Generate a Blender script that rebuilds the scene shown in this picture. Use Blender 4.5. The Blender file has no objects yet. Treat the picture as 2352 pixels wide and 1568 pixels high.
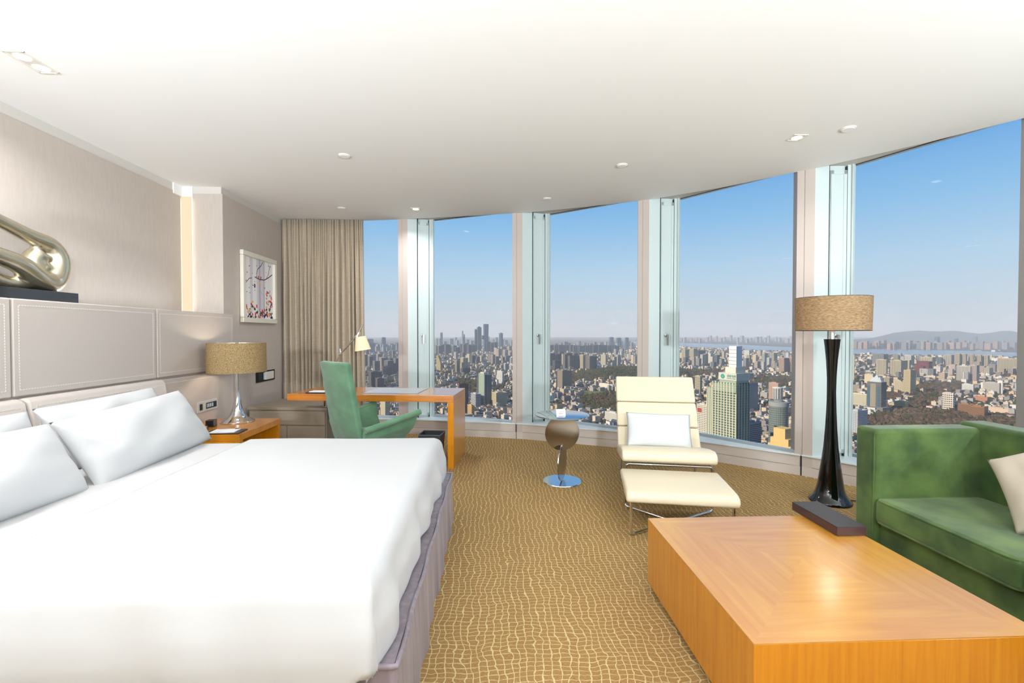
import bpy, bmesh, math, random
from mathutils import Vector, Matrix
random.seed(7)
S = bpy.context.scene
COL = S.collection

# ------------------------------------------------------------------ camera
CAM_Z = 1.38
F = 1045.0
cd = bpy.data.cameras.new('camera'); cam = bpy.data.objects.new('camera', cd); COL.objects.link(cam)
cd.sensor_width = 36.0; cd.lens = 36.0 * F / 2352.0; cd.clip_start = 0.05; cd.clip_end = 80000
YAW, PITCH = math.radians(2.5), math.radians(-0.99)
cam.location = (0, 0, CAM_Z)
cam.rotation_euler = (math.pi / 2 + PITCH, 0, -YAW)
S.camera = cam

# ------------------------------------------------------------------ sky, sun, exposure
def lin(c):
    return tuple(((v / 12.92) if v <= 0.04045 else ((v + 0.055) / 1.055) ** 2.4) for v in c)
def c4(c): return (*lin(c), 1.0)

W = bpy.data.worlds.new('sky'); S.world = W; W.use_nodes = True
nt = W.node_tree; nt.nodes.clear()
o_ = nt.nodes.new('ShaderNodeOutputWorld'); b_ = nt.nodes.new('ShaderNodeBackground')
tc = nt.nodes.new('ShaderNodeTexCoord'); sx = nt.nodes.new('ShaderNodeSeparateXYZ')
rp = nt.nodes.new('ShaderNodeValToRGB')
nt.links.new(tc.outputs['Generated'], sx.inputs[0]); nt.links.new(sx.outputs['Z'], rp.inputs[0])
el = rp.color_ramp.elements
SKY = [(0.0, (.78, .815, .84)), (0.035, (.76, .81, .85)), (0.12, (.68, .80, .89)), (0.23, (.51, .72, .89)),
       (0.33, (.36, .62, .86)), (0.6, (.22, .48, .76)), (1.0, (.14, .36, .66))]
el[0].position, el[0].color = SKY[0][0], c4(SKY[0][1])
el[1].position, el[1].color = SKY[-1][0], c4(SKY[-1][1])
for p, c in SKY[1:-1]:
    e = el.new(p); e.color = c4(c)
nt.links.new(rp.outputs[0], b_.inputs[0]); b_.inputs[1].default_value = 1.12
nt.links.new(b_.outputs[0], o_.inputs[0])

sd = bpy.data.lights.new('sun', 'SUN'); sun = bpy.data.objects.new('sun', sd); COL.objects.link(sun)
sd.energy = 6.8; sd.angle = math.radians(0.6); sd.color = (1.0, .86, .68)
SUNV = Vector((-0.82, -0.30, 0.50)).normalized()          # towards the sun: left, a little behind
sun.rotation_euler = SUNV.to_track_quat('Z', 'Y').to_euler()

S.view_settings.view_transform = 'Standard'; S.view_settings.look = 'None'
S.view_settings.gamma = 1.0; S.view_settings.use_curve_mapping = False
S.view_settings.exposure = 0.0
S.cycles.max_bounces = 7; S.cycles.diffuse_bounces = 3; S.cycles.glossy_bounces = 4
S.cycles.transmission_bounces = 6; S.cycles.transparent_max_bounces = 12; S.cycles.volume_bounces = 1
S.cycles.sample_clamp_indirect = 6.0; S.cycles.caustics_reflective = False; S.cycles.caustics_refractive = False
S.cycles.use_denoising = True
S.cycles.use_adaptive_sampling = True; S.cycles.adaptive_threshold = 0.05

# ------------------------------------------------------------------ helpers
def thing(name, label, cat, loc=(0, 0, 0), rz=0.0, group=None):
    o = bpy.data.objects.new(name, None); COL.objects.link(o)
    o.empty_display_size = 0.1
    o.location = loc; o.rotation_euler = (0, 0, rz)
    o['label'] = label; o['category'] = cat
    if group: o['group'] = group
    return o
def tag(o, label, cat, group=None):
    o['label'] = label; o['category'] = cat
    if group: o['group'] = group
    return o
def structure(o): o['kind'] = 'structure'; return o
def structure_root(name, loc=(0, 0, 0), rz=0.0):
    o = bpy.data.objects.new(name, None); COL.objects.link(o); o.location = loc; o.rotation_euler = (0, 0, rz)
    o.empty_display_size = 0.1; o['kind'] = 'structure'; return o
def mk(name, bm, mat, parent=None, loc=(0, 0, 0), rot=(0, 0, 0), smooth=None, bevel=None, segs=2, sub=0):
    bmesh.ops.recalc_face_normals(bm, faces=bm.faces)
    me = bpy.data.meshes.new(name); bm.to_mesh(me); bm.free()
    if smooth is not None:
        me.polygons.foreach_set('use_smooth', [True] * len(me.polygons))
        if smooth < 180: me.set_sharp_from_angle(angle=math.radians(smooth))
    if mat: me.materials.append(mat)
    o = bpy.data.objects.new(name, me); COL.objects.link(o)
    o.location = loc; o.rotation_euler = rot
    if parent: o.parent = parent
    if bevel:
        m = o.modifiers.new('edge', 'BEVEL'); m.width = bevel; m.segments = segs; m.limit_method = 'ANGLE'
        m.angle_limit = math.radians(40)
        if smooth is None:
            me.polygons.foreach_set('use_smooth', [True] * len(me.polygons)); m.harden_normals = True
    if sub:
        m = o.modifiers.new('round', 'SUBSURF'); m.levels = sub; m.render_levels = sub
    return o
def dup(root, loc, rz=None, label=None, name=None):
    r = root.copy(); COL.objects.link(r); r.location = loc
    if rz is not None: r.rotation_euler = (0, 0, rz)
    if label: r['label'] = label
    for ch in list(root.children):
        c = ch.copy(); COL.objects.link(c); c.parent = r
        for g in list(ch.children):
            d = g.copy(); COL.objects.link(d); d.parent = c
    return r
def nb(): return bmesh.new()
def box(bm, x0, x1, y0, y1, z0, z1, M=None):
    vs = [Vector((x, y, z)) for z in (z0, z1) for y in (y0, y1) for x in (x0, x1)]
    if M is not None: vs = [M @ v for v in vs]
    v = [bm.verts.new(p) for p in vs]
    for f in ((0, 2, 3, 1), (4, 5, 7, 6), (0, 1, 5, 4), (2, 6, 7, 3), (0, 4, 6, 2), (1, 3, 7, 5)):
        bm.faces.new([v[i] for i in f])
    return v
def bxm(*a): bm = nb(); box(bm, *a); return bm
def prism(bm, poly, z0, z1):
    lo = [bm.verts.new((x, y, z0)) for x, y in poly]; hi = [bm.verts.new((x, y, z1)) for x, y in poly]
    n = len(poly)
    bm.faces.new(lo[::-1]); bm.faces.new(hi)
    for i in range(n): bm.faces.new((lo[i], lo[(i + 1) % n], hi[(i + 1) % n], hi[i]))
def extrude_profile(bm, prof, x0, x1, axis='x'):
    """closed 2-D profile (a,b) swept along an axis; axis x -> (y,z), axis y -> (x,z)"""
    def p(t, a, b): return (t, a, b) if axis == 'x' else (a, t, b)
    A = [bm.verts.new(p(x0, a, b)) for a, b in prof]; B = [bm.verts.new(p(x1, a, b)) for a, b in prof]
    n = len(prof)
    bm.faces.new(A); bm.faces.new(B[::-1])
    for i in range(n): bm.faces.new((A[i], A[(i + 1) % n], B[(i + 1) % n], B[i]))
def lathe(bm, prof, n=40, c=(0, 0), cap=True):
    rings = []
    for r, z in prof:
        rings.append([bm.verts.new((c[0] + r * math.cos(2 * math.pi * k / n), c[1] + r * math.sin(2 * math.pi * k / n), z)) for k in range(n)])
    for a, b in zip(rings, rings[1:]):
        for k in range(n): bm.faces.new((a[k], a[(k + 1) % n], b[(k + 1) % n], b[k]))
    if cap:
        bm.faces.new(rings[0][::-1]); bm.faces.new(rings[-1])
def tube(bm, pts, r, n=10, closed=False, cap=True):
    pts = [Vector(p) for p in pts]; N = len(pts)
    rr = r if isinstance(r, (list, tuple)) else [r] * N
    rings = []; prev = None
    for i, p in enumerate(pts):
        a = pts[i - 1] if (i > 0 or closed) else p
        b = pts[(i + 1) % N] if (i < N - 1 or closed) else p
        t = (b - a).normalized()
        if prev is None:
            u = t.orthogonal().normalized()
        else:
            u = (prev - t * prev.dot(t)).normalized()
        prev = u; w = t.cross(u)
        rings.append([bm.verts.new(p + (u * math.cos(2 * math.pi * k / n) + w * math.sin(2 * math.pi * k / n)) * rr[i]) for k in range(n)])
    rng = range(N) if closed else range(N - 1)
    for i in rng:
        a, b = rings[i], rings[(i + 1) % N]
        for k in range(n): bm.faces.new((a[k], a[(k + 1) % n], b[(k + 1) % n], b[k]))
    if cap and not closed:
        bm.faces.new(rings[0][::-1]); bm.faces.new(rings[-1])
def fillet(pts, rad, seg=5):
    """round the corners of a polyline"""
    pts = [Vector(p) for p in pts]; out = [pts[0]]
    for a, p, b in zip(pts, pts[1:], pts[2:]):
        d1 = (a - p); d2 = (b - p); r = min(rad, d1.length * .45, d2.length * .45)
        s = p + d1.normalized() * r; e = p + d2.normalized() * r
        for k in range(seg + 1):
            t = k / seg; out.append(s * (1 - t) ** 2 + p * 2 * t * (1 - t) + e * t * t)
    out.append(pts[-1]); return out
def surf(bm, f, nu, nv, closeu=False):
    vs = [[bm.verts.new(f(i / nu, j / nv)) for j in range(nv + 1)] for i in range(nu + (0 if closeu else 1))]
    for i in range(nu):
        i2 = (i + 1) % len(vs)
        for j in range(nv): bm.faces.new((vs[i][j], vs[i2][j], vs[i2][j + 1], vs[i][j + 1]))
    return vs
def cushion(bm, w, h, t, M=None, n=22, pinch=0.06, flange=0.0, wr=0.006, seed=0):
    """pillow lying in local XY, thickness along Z"""
    rnd = random.Random(seed); ph = [rnd.uniform(0, 6.28) for _ in range(8)]
    top = {}; bot = {}
    for i in range(n + 1):
        for j in range(n + 1):
            u = 2 * i / n - 1; v = 2 * j / n - 1
            u = math.copysign(abs(u) ** .85, u); v = math.copysign(abs(v) ** .85, v)
            k = (max(0, 1 - abs(u) ** 2.6) ** .55) * (max(0, 1 - abs(v) ** 2.6) ** .55)
            # edges bow inwards between corners
            x = u * w / 2 * (1 - pinch * (1 - v * v)); y = v * h / 2 * (1 - pinch * (1 - u * u))
            wv = wr * k * (math.sin(7 * u + 3 * v + ph[0]) + math.sin(5 * v - 6 * u + ph[1]) + .6 * math.sin(13 * u * v + ph[2]))
            zt = t / 2 * k + wv; zb = -t / 2 * k + wv * .5
            p = Vector((x, y, zt)); q = Vector((x, y, zb))
            edge = i in (0, n) or j in (0, n)
            top[i, j] = bm.verts.new(M @ p if M else p)
            bot[i, j] = top[i, j] if edge else bm.verts.new(M @ q if M else q)
    for i in range(n):
        for j in range(n):
            bm.faces.new((top[i, j], top[i + 1, j], top[i + 1, j + 1], top[i, j + 1]))
            try: bm.faces.new((bot[i, j], bot[i, j + 1], bot[i + 1, j + 1], bot[i + 1, j]))
            except ValueError: pass

# ------------------------------------------------------------------ materials
def M(name, col, rough=.5, metal=0.0, coat=0.0, coat_rough=.05, sheen=0.0, var=None, bump=None, spec=.5, emit=None, estr=0, trans=0):
    """var=(colour2, scale(x,y,z), detail, contrast)  bump=(scale(x,y,z), strength, distance)"""
    m = bpy.data.materials.new(name); m.use_nodes = True; n = m.node_tree.nodes; L = m.node_tree.links
    p = n['Principled BSDF']
    p.inputs['Base Color'].default_value = c4(col); p.inputs['Roughness'].default_value = rough
    p.inputs['Metallic'].default_value = metal; p.inputs['Coat Weight'].default_value = coat
    p.inputs['Coat Roughness'].default_value = coat_rough; p.inputs['Sheen Weight'].default_value = sheen
    p.inputs['Specular IOR Level'].default_value = spec
    if trans: p.inputs['Transmission Weight'].default_value = trans
    if emit: p.inputs['Emission Color'].default_value = c4(emit); p.inputs['Emission Strength'].default_value = estr
    def noise(scale, detail):
        t = n.new('ShaderNodeTexCoord'); mp = n.new('ShaderNodeMapping'); mp.inputs['Scale'].default_value = scale
        z = n.new('ShaderNodeTexNoise'); z.inputs['Scale'].default_value = 1.0; z.inputs['Detail'].default_value = detail
        L.new(t.outputs['Object'], mp.inputs[0]); L.new(mp.outputs[0], z.inputs[0]); return z
    if var:
        z = noise(var[1], var[2]); r = n.new('ShaderNodeValToRGB'); k = var[3] if len(var) > 3 else .5
        r.color_ramp.elements[0].position = .5 - k / 2; r.color_ramp.elements[1].position = .5 + k / 2
        r.color_ramp.elements[0].color = c4(col); r.color_ramp.elements[1].color = c4(var[0])
        L.new(z.outputs[0], r.inputs[0]); L.new(r.outputs[0], p.inputs['Base Color'])
    if bump:
        z = noise(bump[0], 3); bp = n.new('ShaderNodeBump'); bp.inputs['Strength'].default_value = bump[1]
        bp.inputs['Distance'].default_value = bump[2]
        L.new(z.outputs[0], bp.inputs['Height']); L.new(bp.outputs[0], p.inputs['Normal'])
    return m
def math_node(nodes, links, op, a, b=None, c=None):
    x = nodes.new('ShaderNodeMath'); x.operation = op
    for i, v in enumerate((a, b, c)):
        if v is None: continue
        if isinstance(v, (int, float)): x.inputs[i].default_value = v
        else: links.new(v, x.inputs[i])
    return x.outputs[0]

def carpet_material():
    m = bpy.data.materials.new('carpet'); m.use_nodes = True; n = m.node_tree.nodes; L = m.node_tree.links
    p = n['Principled BSDF']; p.inputs['Roughness'].default_value = .95; p.inputs['Specular IOR Level'].default_value = .1
    t = n.new('ShaderNodeTexCoord'); s = n.new('ShaderNodeSeparateXYZ'); L.new(t.outputs['Object'], s.inputs[0])
    def nz(scale, det=2, mp=(1, 1, 1)):
        q = n.new('ShaderNodeMapping'); q.inputs['Scale'].default_value = mp; L.new(t.outputs['Object'], q.inputs[0])
        z = n.new('ShaderNodeTexNoise'); z.inputs['Scale'].default_value = scale; z.inputs['Detail'].default_value = det
        L.new(q.outputs[0], z.inputs[0]); return z
    mt = lambda *a: math_node(n, L, *a)
    n1 = nz(3.2, 2); n2 = nz(16, 2); n3 = nz(40, 1)
    sc1 = n.new('ShaderNodeSeparateXYZ'); L.new(n1.outputs['Color'], sc1.inputs[0])
    sc2 = n.new('ShaderNodeSeparateXYZ'); L.new(n2.outputs['Color'], sc2.inputs[0])
    wx = mt('ADD', s.outputs['X'], mt('ADD', mt('MULTIPLY', sc1.outputs['X'], .11), mt('MULTIPLY', sc2.outputs['X'], .042)))
    wy = mt('ADD', s.outputs['Y'], mt('ADD', mt('MULTIPLY', sc1.outputs['Y'], .09), mt('MULTIPLY', sc2.outputs['Y'], .028)))
    def lines(w, period, width, soft):
        f = mt('FRACT', mt('DIVIDE', w, period)); d = mt('ABSOLUTE', mt('SUBTRACT', f, .5))
        r = n.new('ShaderNodeMapRange'); r.inputs['From Min'].default_value = width + soft; r.inputs['From Max'].default_value = width
        L.new(d, r.inputs['Value']); return r.outputs[0]
    lv = lines(wx, .035, .04, .045)
    lh = lines(wy, .027, .045, .05)
    brk = n.new('ShaderNodeMapRange'); brk.inputs['From Min'].default_value = .38; brk.inputs['From Max'].default_value = .56
    L.new(sc2.outputs['Z'], brk.inputs['Value'])
    lh2 = mt('MULTIPLY', lh, mt('MULTIPLY_ADD', brk.outputs[0], .45, .45))
    line = mt('MAXIMUM', lv, lh2)
    fine = nz(1.0, 2, (90, 420, 90))
    cr = n.new('ShaderNodeValToRGB'); cr.color_ramp.elements[0].position = .3; cr.color_ramp.elements[1].position = .7
    cr.color_ramp.elements[0].color = c4((.52, .395, .23)); cr.color_ramp.elements[1].color = c4((.67, .53, .34))
    L.new(fine.outputs[0], cr.inputs[0])
    mx = n.new('ShaderNodeMix'); mx.data_type = 'RGBA'; L.new(line, mx.inputs[0]); L.new(cr.outputs[0], mx.inputs[6])
    mx.inputs[7].default_value = c4((.81, .73, .52)); L.new(mx.outputs[2], p.inputs['Base Color'])
    bp = n.new('ShaderNodeBump'); bp.inputs['Strength'].default_value = .35; bp.inputs['Distance'].default_value = .004
    L.new(mt('MULTIPLY_ADD', line, .6, mt('MULTIPLY', fine.outputs[0], .7)), bp.inputs['Height']); L.new(bp.outputs[0], p.inputs['Normal'])
    return m
def wood_material(name, scale, base=(.84, .56, .12), dark=(.76, .455, .06), coat=.8, rough=.22):
    m = M(name, base, rough=rough, coat=coat, coat_rough=.2, spec=.6)
    n = m.node_tree.nodes; L = m.node_tree.links; p = n['Principled BSDF']; p.inputs['Coat IOR'].default_value = 2.3 if ('top' in name or 'desk' in name) else 1.5
    t = n.new('ShaderNodeTexCoord'); mp = n.new('ShaderNodeMapping'); mp.inputs['Scale'].default_value = scale
    L.new(t.outputs['Object'], mp.inputs[0])
    z = n.new('ShaderNodeTexNoise'); z.inputs['Scale'].default_value = 1; z.inputs['Detail'].default_value = 5; z.inputs['Distortion'].default_value = .4
    L.new(mp.outputs[0], z.inputs[0])
    r = n.new('ShaderNodeValToRGB'); r.color_ramp.elements[0].position = .3; r.color_ramp.elements[1].position = .72
    r.color_ramp.elements[0].color = c4(dark); r.color_ramp.elements[1].color = c4(base)
    L.new(z.outputs[0], r.inputs[0]); L.new(r.outputs[0], p.inputs['Base Color'])
    return m
def glass_material(name, tint=(1, 1, 1), refl=1.0):
    m = bpy.data.materials.new(name); m.use_nodes = True; n = m.node_tree.nodes; L = m.node_tree.links; n.clear()
    o = n.new('ShaderNodeOutputMaterial'); t = n.new('ShaderNodeBsdfTransparent'); g = n.new('ShaderNodeBsdfGlossy')
    t.inputs[0].default_value = (*tint, 1); g.inputs['Roughness'].default_value = .01
    f = n.new('ShaderNodeFresnel'); f.inputs[0].default_value = 1.45; mx = n.new('ShaderNodeMixShader')
    ml = math_node(n, L, 'MINIMUM', math_node(n, L, 'MULTIPLY', f.outputs[0], refl), .92)
    L.new(ml, mx.inputs[0]); L.new(t.outputs[0], mx.inputs[1]); L.new(g.outputs[0], mx.inputs[2]); L.new(mx.outputs[0], o.inputs[0])
    return m
def emit_material(name, col, s):
    m = bpy.data.materials.new(name); m.use_nodes = True; n = m.node_tree.nodes; n.clear()
    o = n.new('ShaderNodeOutputMaterial'); e = n.new('ShaderNodeEmission'); e.inputs[0].default_value = c4(col); e.inputs[1].default_value = s
    m.node_tree.links.new(e.outputs[0], o.inputs[0]); return m
def shade_material(name, col, col2, scale, transl=.35, contrast=.35):
    """lampshade fabric: diffuse with a little light let through"""
    m = M(name, col, rough=.8, var=(col2, scale, 4, contrast), bump=(scale, .4, .002))
    n = m.node_tree.nodes; L = m.node_tree.links; p = n['Principled BSDF']; o = n['Material Output']
    t = n.new('ShaderNodeBsdfTranslucent'); mx = n.new('ShaderNodeMixShader'); mx.inputs[0].default_value = transl
    src = p.inputs['Base Color'].links[0].from_socket; L.new(src, t.inputs[0])
    L.new(p.outputs[0], mx.inputs[1]); L.new(t.outputs[0], mx.inputs[2]); L.new(mx.outputs[0], o.inputs[0])
    return m

MAT = dict(
    ceiling=M('ceiling paint', (.945, .94, .93), .9),
    wallpaper=M('woven wallpaper', (.745, .70, .655), .85, var=((.775, .735, .695), (60, 60, 9), 3, .6), bump=((300, 300, 60), .08, .001)),
    cornice=M('cornice', (.83, .81, .78), .7),
    paint=M('wall paint', (.90, .88, .85), .9),
    carpet=carpet_material(),
    postbeige=M('beige aluminium', (.755, .71, .675), .5, spec=.3),
    reveal=M('pale enamel', (.80, .855, .845), .35, spec=.4),
    sill=M('sill enamel', (.90, .935, .94), .3),
    gasket=M('dark gasket', (.16, .17, .18), .6),
    base=M('beige base panel', (.80, .76, .72), .5, var=((.82, .785, .75), (4, 4, 20), 2)),
    glass=glass_material('window glass', (.97, .985, .99), .5),
    tableglass=glass_material('table glass', (.90, .97, .96), 5.0),
    leather=M('greige leather', (.765, .725, .69), .55, bump=((250, 250, 250), .06, .001)),
    stitch=M('pale stitching', (.90, .875, .84), .7),
    white=M('white cotton', (.80, .798, .795), .85, sheen=.15, bump=((3, 3, 3), .12, .01)),
    sheet=M('white sheet', (.80, .793, .785), .85, sheen=.15),
    skirt=M('plum-grey satin', (.42, .37, .40), .42, sheen=.2, var=((.58, .53, .555), (34, 34, 1.3), 4, .55), bump=((40, 40, 2), .5, .006)),
    wood=wood_material('honey veneer across', (3, 60, 3)),
    woodv=wood_material('honey veneer upright', (55, 55, 2.5), base=(.84, .555, .10), dark=(.78, .47, .06)),
    woodtop=wood_material('honey veneer top', (38, 38, 3), base=(.84, .56, .16), dark=(.77, .47, .10), coat=1.0, rough=.35),
    woodtop_x=wood_material('honey veneer top lengthwise', (2.5, 30, 3), base=(.86, .62, .20), dark=(.80, .53, .12), coat=1.0, rough=.35),
    woodtop_y=wood_material('honey veneer top crosswise', (30, 2.5, 3), base=(.86, .62, .20), dark=(.80, .53, .12), coat=1.0, rough=.35),
    wooddesk=wood_material('honey veneer desk', (3, 50, 40), base=(.82, .51, .10), dark=(.75, .43, .06)),
    chrome=M('chrome', (.86, .86, .87), .06, 1.0),
    mirror=M('polished steel', (.90, .89, .88), .16, 1.0),
    smoke=M('smoked steel disc', (.72, .70, .69), .14, 1.0),
    nickel=M('brushed nickel', (.72, .71, .70), .3, 1.0),
    blackgloss=M('black lacquer', (.02, .028, .028), .10, coat=.3, coat_rough=.03),
    black=M('black plastic', (.05, .05, .06), .4),
    blackleather=M('black leather', (.17, .15, .16), .42),
    brownleather=M('brown leather edge', (.27, .17, .155), .5),
    bronze=M('sculpture bronze', (.84, .81, .72), .30, 1.0),
    granite=M('polished granite', (.16, .165, .175), .08, coat=.6),
    velvet=M('green velvet', (.18, .285, .10), .85, sheen=.2, var=((.36, .46, .205), (4, 4, 4), 6, .30), bump=((160, 160, 160), .15, .002)),
    velvet2=M('sage velvet', (.28, .43, .315), .8, sheen=.3, var=((.40, .56, .42), (7, 7, 9), 5, .55), bump=((160, 160, 160), .12, .002)),
    cream=M('cream leather', (.92, .865, .745), .36, spec=.5, bump=((9, 9, 9), .12, .006)),
    linen=M('beige linen', (.80, .755, .685), .9, bump=((220, 220, 220), .15, .001)),
    palelinen=M('pale grey cotton', (.86, .875, .88), .85, bump=((5, 5, 5), .15, .006)),
    curtain=M('ribbed curtain', (.70, .635, .545), .85, var=((.76, .70, .615), (8, 8, 130), 2, .5), sheen=.2),
    shadecroc=shade_material('croc shade', (.78, .68, .49), (.50, .40, .26), (140, 140, 120), .3, .40),
    shadeweave=shade_material('woven shade', (.80, .69, .53), (.55, .44, .31), (45, 45, 170), .3, .45),
    shadecream=M('cream paper shade', (.94, .87, .74), .8, emit=(1, .82, .55), estr=.15),
    shadelining=M('shade lining', (.95, .90, .80), .8),
    paper=M('paper', (.95, .95, .95), .8),
    led=emit_material('warm diffuser', (1.0, .92, .78), 1.0),
    bulb=emit_material('lamp face', (1.0, .93, .80), 9.0),
    fitting=M('white fitting', (.90, .88, .84), .5),
    plate=M('silver switch plate', (.80, .79, .76), .4),
    darkinset=M('dark inset', (.16, .19, .22), .3),
    lcd=M('light keys', (.85, .90, .92), .5),
    frame=M('champagne frame', (.90, .88, .82), .4),
    deskpad=M('grey writing mat', (.74, .76, .76), .35),
    bin=M('charcoal leather', (.235, .235, .25), .5),
)
# ------------------------------------------------------------------ room shell
ZC = 2.95
edge_pts = [(-2.885, 6.52), (-2.3, 6.50), (-1.78, 6.44), (-1.293, 6.347), (-1.01, 6.288), (-.35, 6.135), (.266, 5.964), (.524, 5.89), (1.15, 5.63),
            (1.728, 5.345), (1.95, 5.208), (2.5, 4.79), (2.963, 4.319), (3.154, 4.12), (3.57, 3.62), (3.90, 3.14), (4.22, 2.50), (4.46, 1.75), (4.60, .95), (4.64, .1)]
room_poly = [(-3.45, -3.3), (4.64, -3.3)] + edge_pts[::-1] + [(-3.45, 6.52)]
bm = nb(); prism(bm, room_poly, ZC, ZC + .05); structure(mk('ceiling', bm, MAT['ceiling']))
bm = nb(); prism(bm, [(-3.6, -3.5), (4.75, -3.5), (4.66, .12), (4.86, 1.45), (4.46, 1.72), (4.33, 2.90), (3.90, 3.14), (3.43, 4.195), (2.963, 4.319), (2.218, 5.334), (1.728, 5.345), (.768, 6.095), (.266, 5.964), (-.827, 6.473), (-1.293, 6.347), (-2.42, 6.64), (-3.6, 6.76)], ZC + .061, ZC + .2)
structure(mk('ceiling', bm, MAT['ceiling'])).name = 'ceiling_slab'
bm = nb(); prism(bm, [(-3.6, -3.5), (4.9, -3.5), (4.9, .1), (4.5, 2.4), (3.6, 3.95), (2.2, 5.3), (.5, 6.15), (-1.2, 6.6), (-3.6, 6.8)], -.12, 0)
structure(mk('floor', bm, MAT['carpet']))
structure(mk('wall_left', bxm(-3.45, -3.31, -3.3, 5.03, 0, 2.87), MAT['wallpaper']))
structure(mk('wall_column', bxm(-3.45, -2.885, 5.03, 6.62, 0, 2.875), MAT['wallpaper']))
structure(mk('wall_back', bxm(-3.45, 4.8, -3.45, -3.3, 0, ZC + .05), MAT['paint']))
structure(mk('wall_right', bxm(4.64, 4.8, -3.3, .1, 0, ZC + .05), MAT['paint']))
structure(mk('wall_corner', bxm(-3.45, -2.40, 6.62, 6.76, 0, ZC + .05), MAT['paint']))
# cornices: shallow recess trims between wall and ceiling
structure(mk('trim_1', bxm(-3.45, -3.315, -3.3, 4.90, 2.87, ZC), MAT['cornice']))
structure(mk('trim_2', bxm(-3.45, -2.90, 5.035, 6.62, 2.875, ZC), MAT['cornice']))
structure(mk('trim_3', bxm(-3.45, -3.30, 4.90, 5.03, 2.84, ZC), MAT['ceiling']))
# lit slot at the end of the headboard wall
t = thing('light_slot', 'warm glowing vertical light strip between headboard wall and column', 'light', (-3.255, 5.02, 1.59))
mk('diffuser', bxm(-.05, .05, 0, .008, 0, 1.25), MAT['led'], t)
mk('housing', bxm(-.055, .06, .008, .012, 0, 1.36), MAT['ceiling'], t)
ld = bpy.data.lights.new('slot_glow', 'AREA'); ld.shape = 'RECTANGLE'; ld.size = .09; ld.size_y = 1.2; ld.energy = 3; ld.color = (1, .82, .58)
lo = bpy.data.objects.new('slot_glow', ld); COL.objects.link(lo); lo.parent = t; lo.location = (0, -.012, .62); lo.rotation_euler = (math.pi / 2, 0, 0)

# added fill strip on the headboard ledge, unseen, to brighten wall and ceiling
t = thing('ledge_fill', 'added unseen fill strip along the ledge behind the headboard', 'light', (-3.10, 2.2, 1.585))
mk('channel', bxm(-.02, .02, -2.7, 2.7, 0, .006), MAT['fitting'], t)
ld = bpy.data.lights.new('ledge_fill_light', 'AREA'); ld.shape = 'RECTANGLE'; ld.size = .03; ld.size_y = 5.3; ld.energy = 8; ld.color = (.92, .96, 1.0)
lo = bpy.data.objects.new('ledge_fill_light', ld); COL.objects.link(lo); lo.parent = t; lo.location = (0, 0, .01); lo.rotation_euler = (math.pi, 0, 0)

# ------------------------------------------------------------------ saw-tooth window wall
Pp = [(-1.293, 6.347), (.266, 5.964), (1.728, 5.345), (2.963, 4.319), (3.90, 3.14), (4.46, 1.72)]     # right ends of the panes
Rp = [(-1.159, 6.323), (.394, 5.930), (1.838, 5.275), (3.066, 4.215), (3.985, 3.02), (4.50, 1.58)]     # inner corner of each post
Qp = [(-.827, 6.473), (.768, 6.095), (2.218, 5.334), (3.43, 4.195), (4.33, 2.90), (4.86, 1.45)]      # outer corners = left ends of the panes
GL = [((-2.42, 6.62), Pp[0])] + [(Qp[i], Pp[i + 1]) for i in range(5)] + [(Qp[5], (4.66, .12))]
SILL = .205
def vbox(bm, a, b, th, z0, z1, side=1):
    """upright slab from plan point a to b, thickness th to the left(+)/right(-) of a->b"""
    a = Vector((a[0], a[1])); b = Vector((b[0], b[1])); d = (b - a).normalized(); nrm = Vector((-d.y, d.x)) * th * side
    prism(bm, [tuple(a), tuple(b), tuple(b + nrm), tuple(a + nrm)], z0, z1)
def lerp(a, b, t): return (a[0] + (b[0] - a[0]) * t, a[1] + (b[1] - a[1]) * t)
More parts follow.
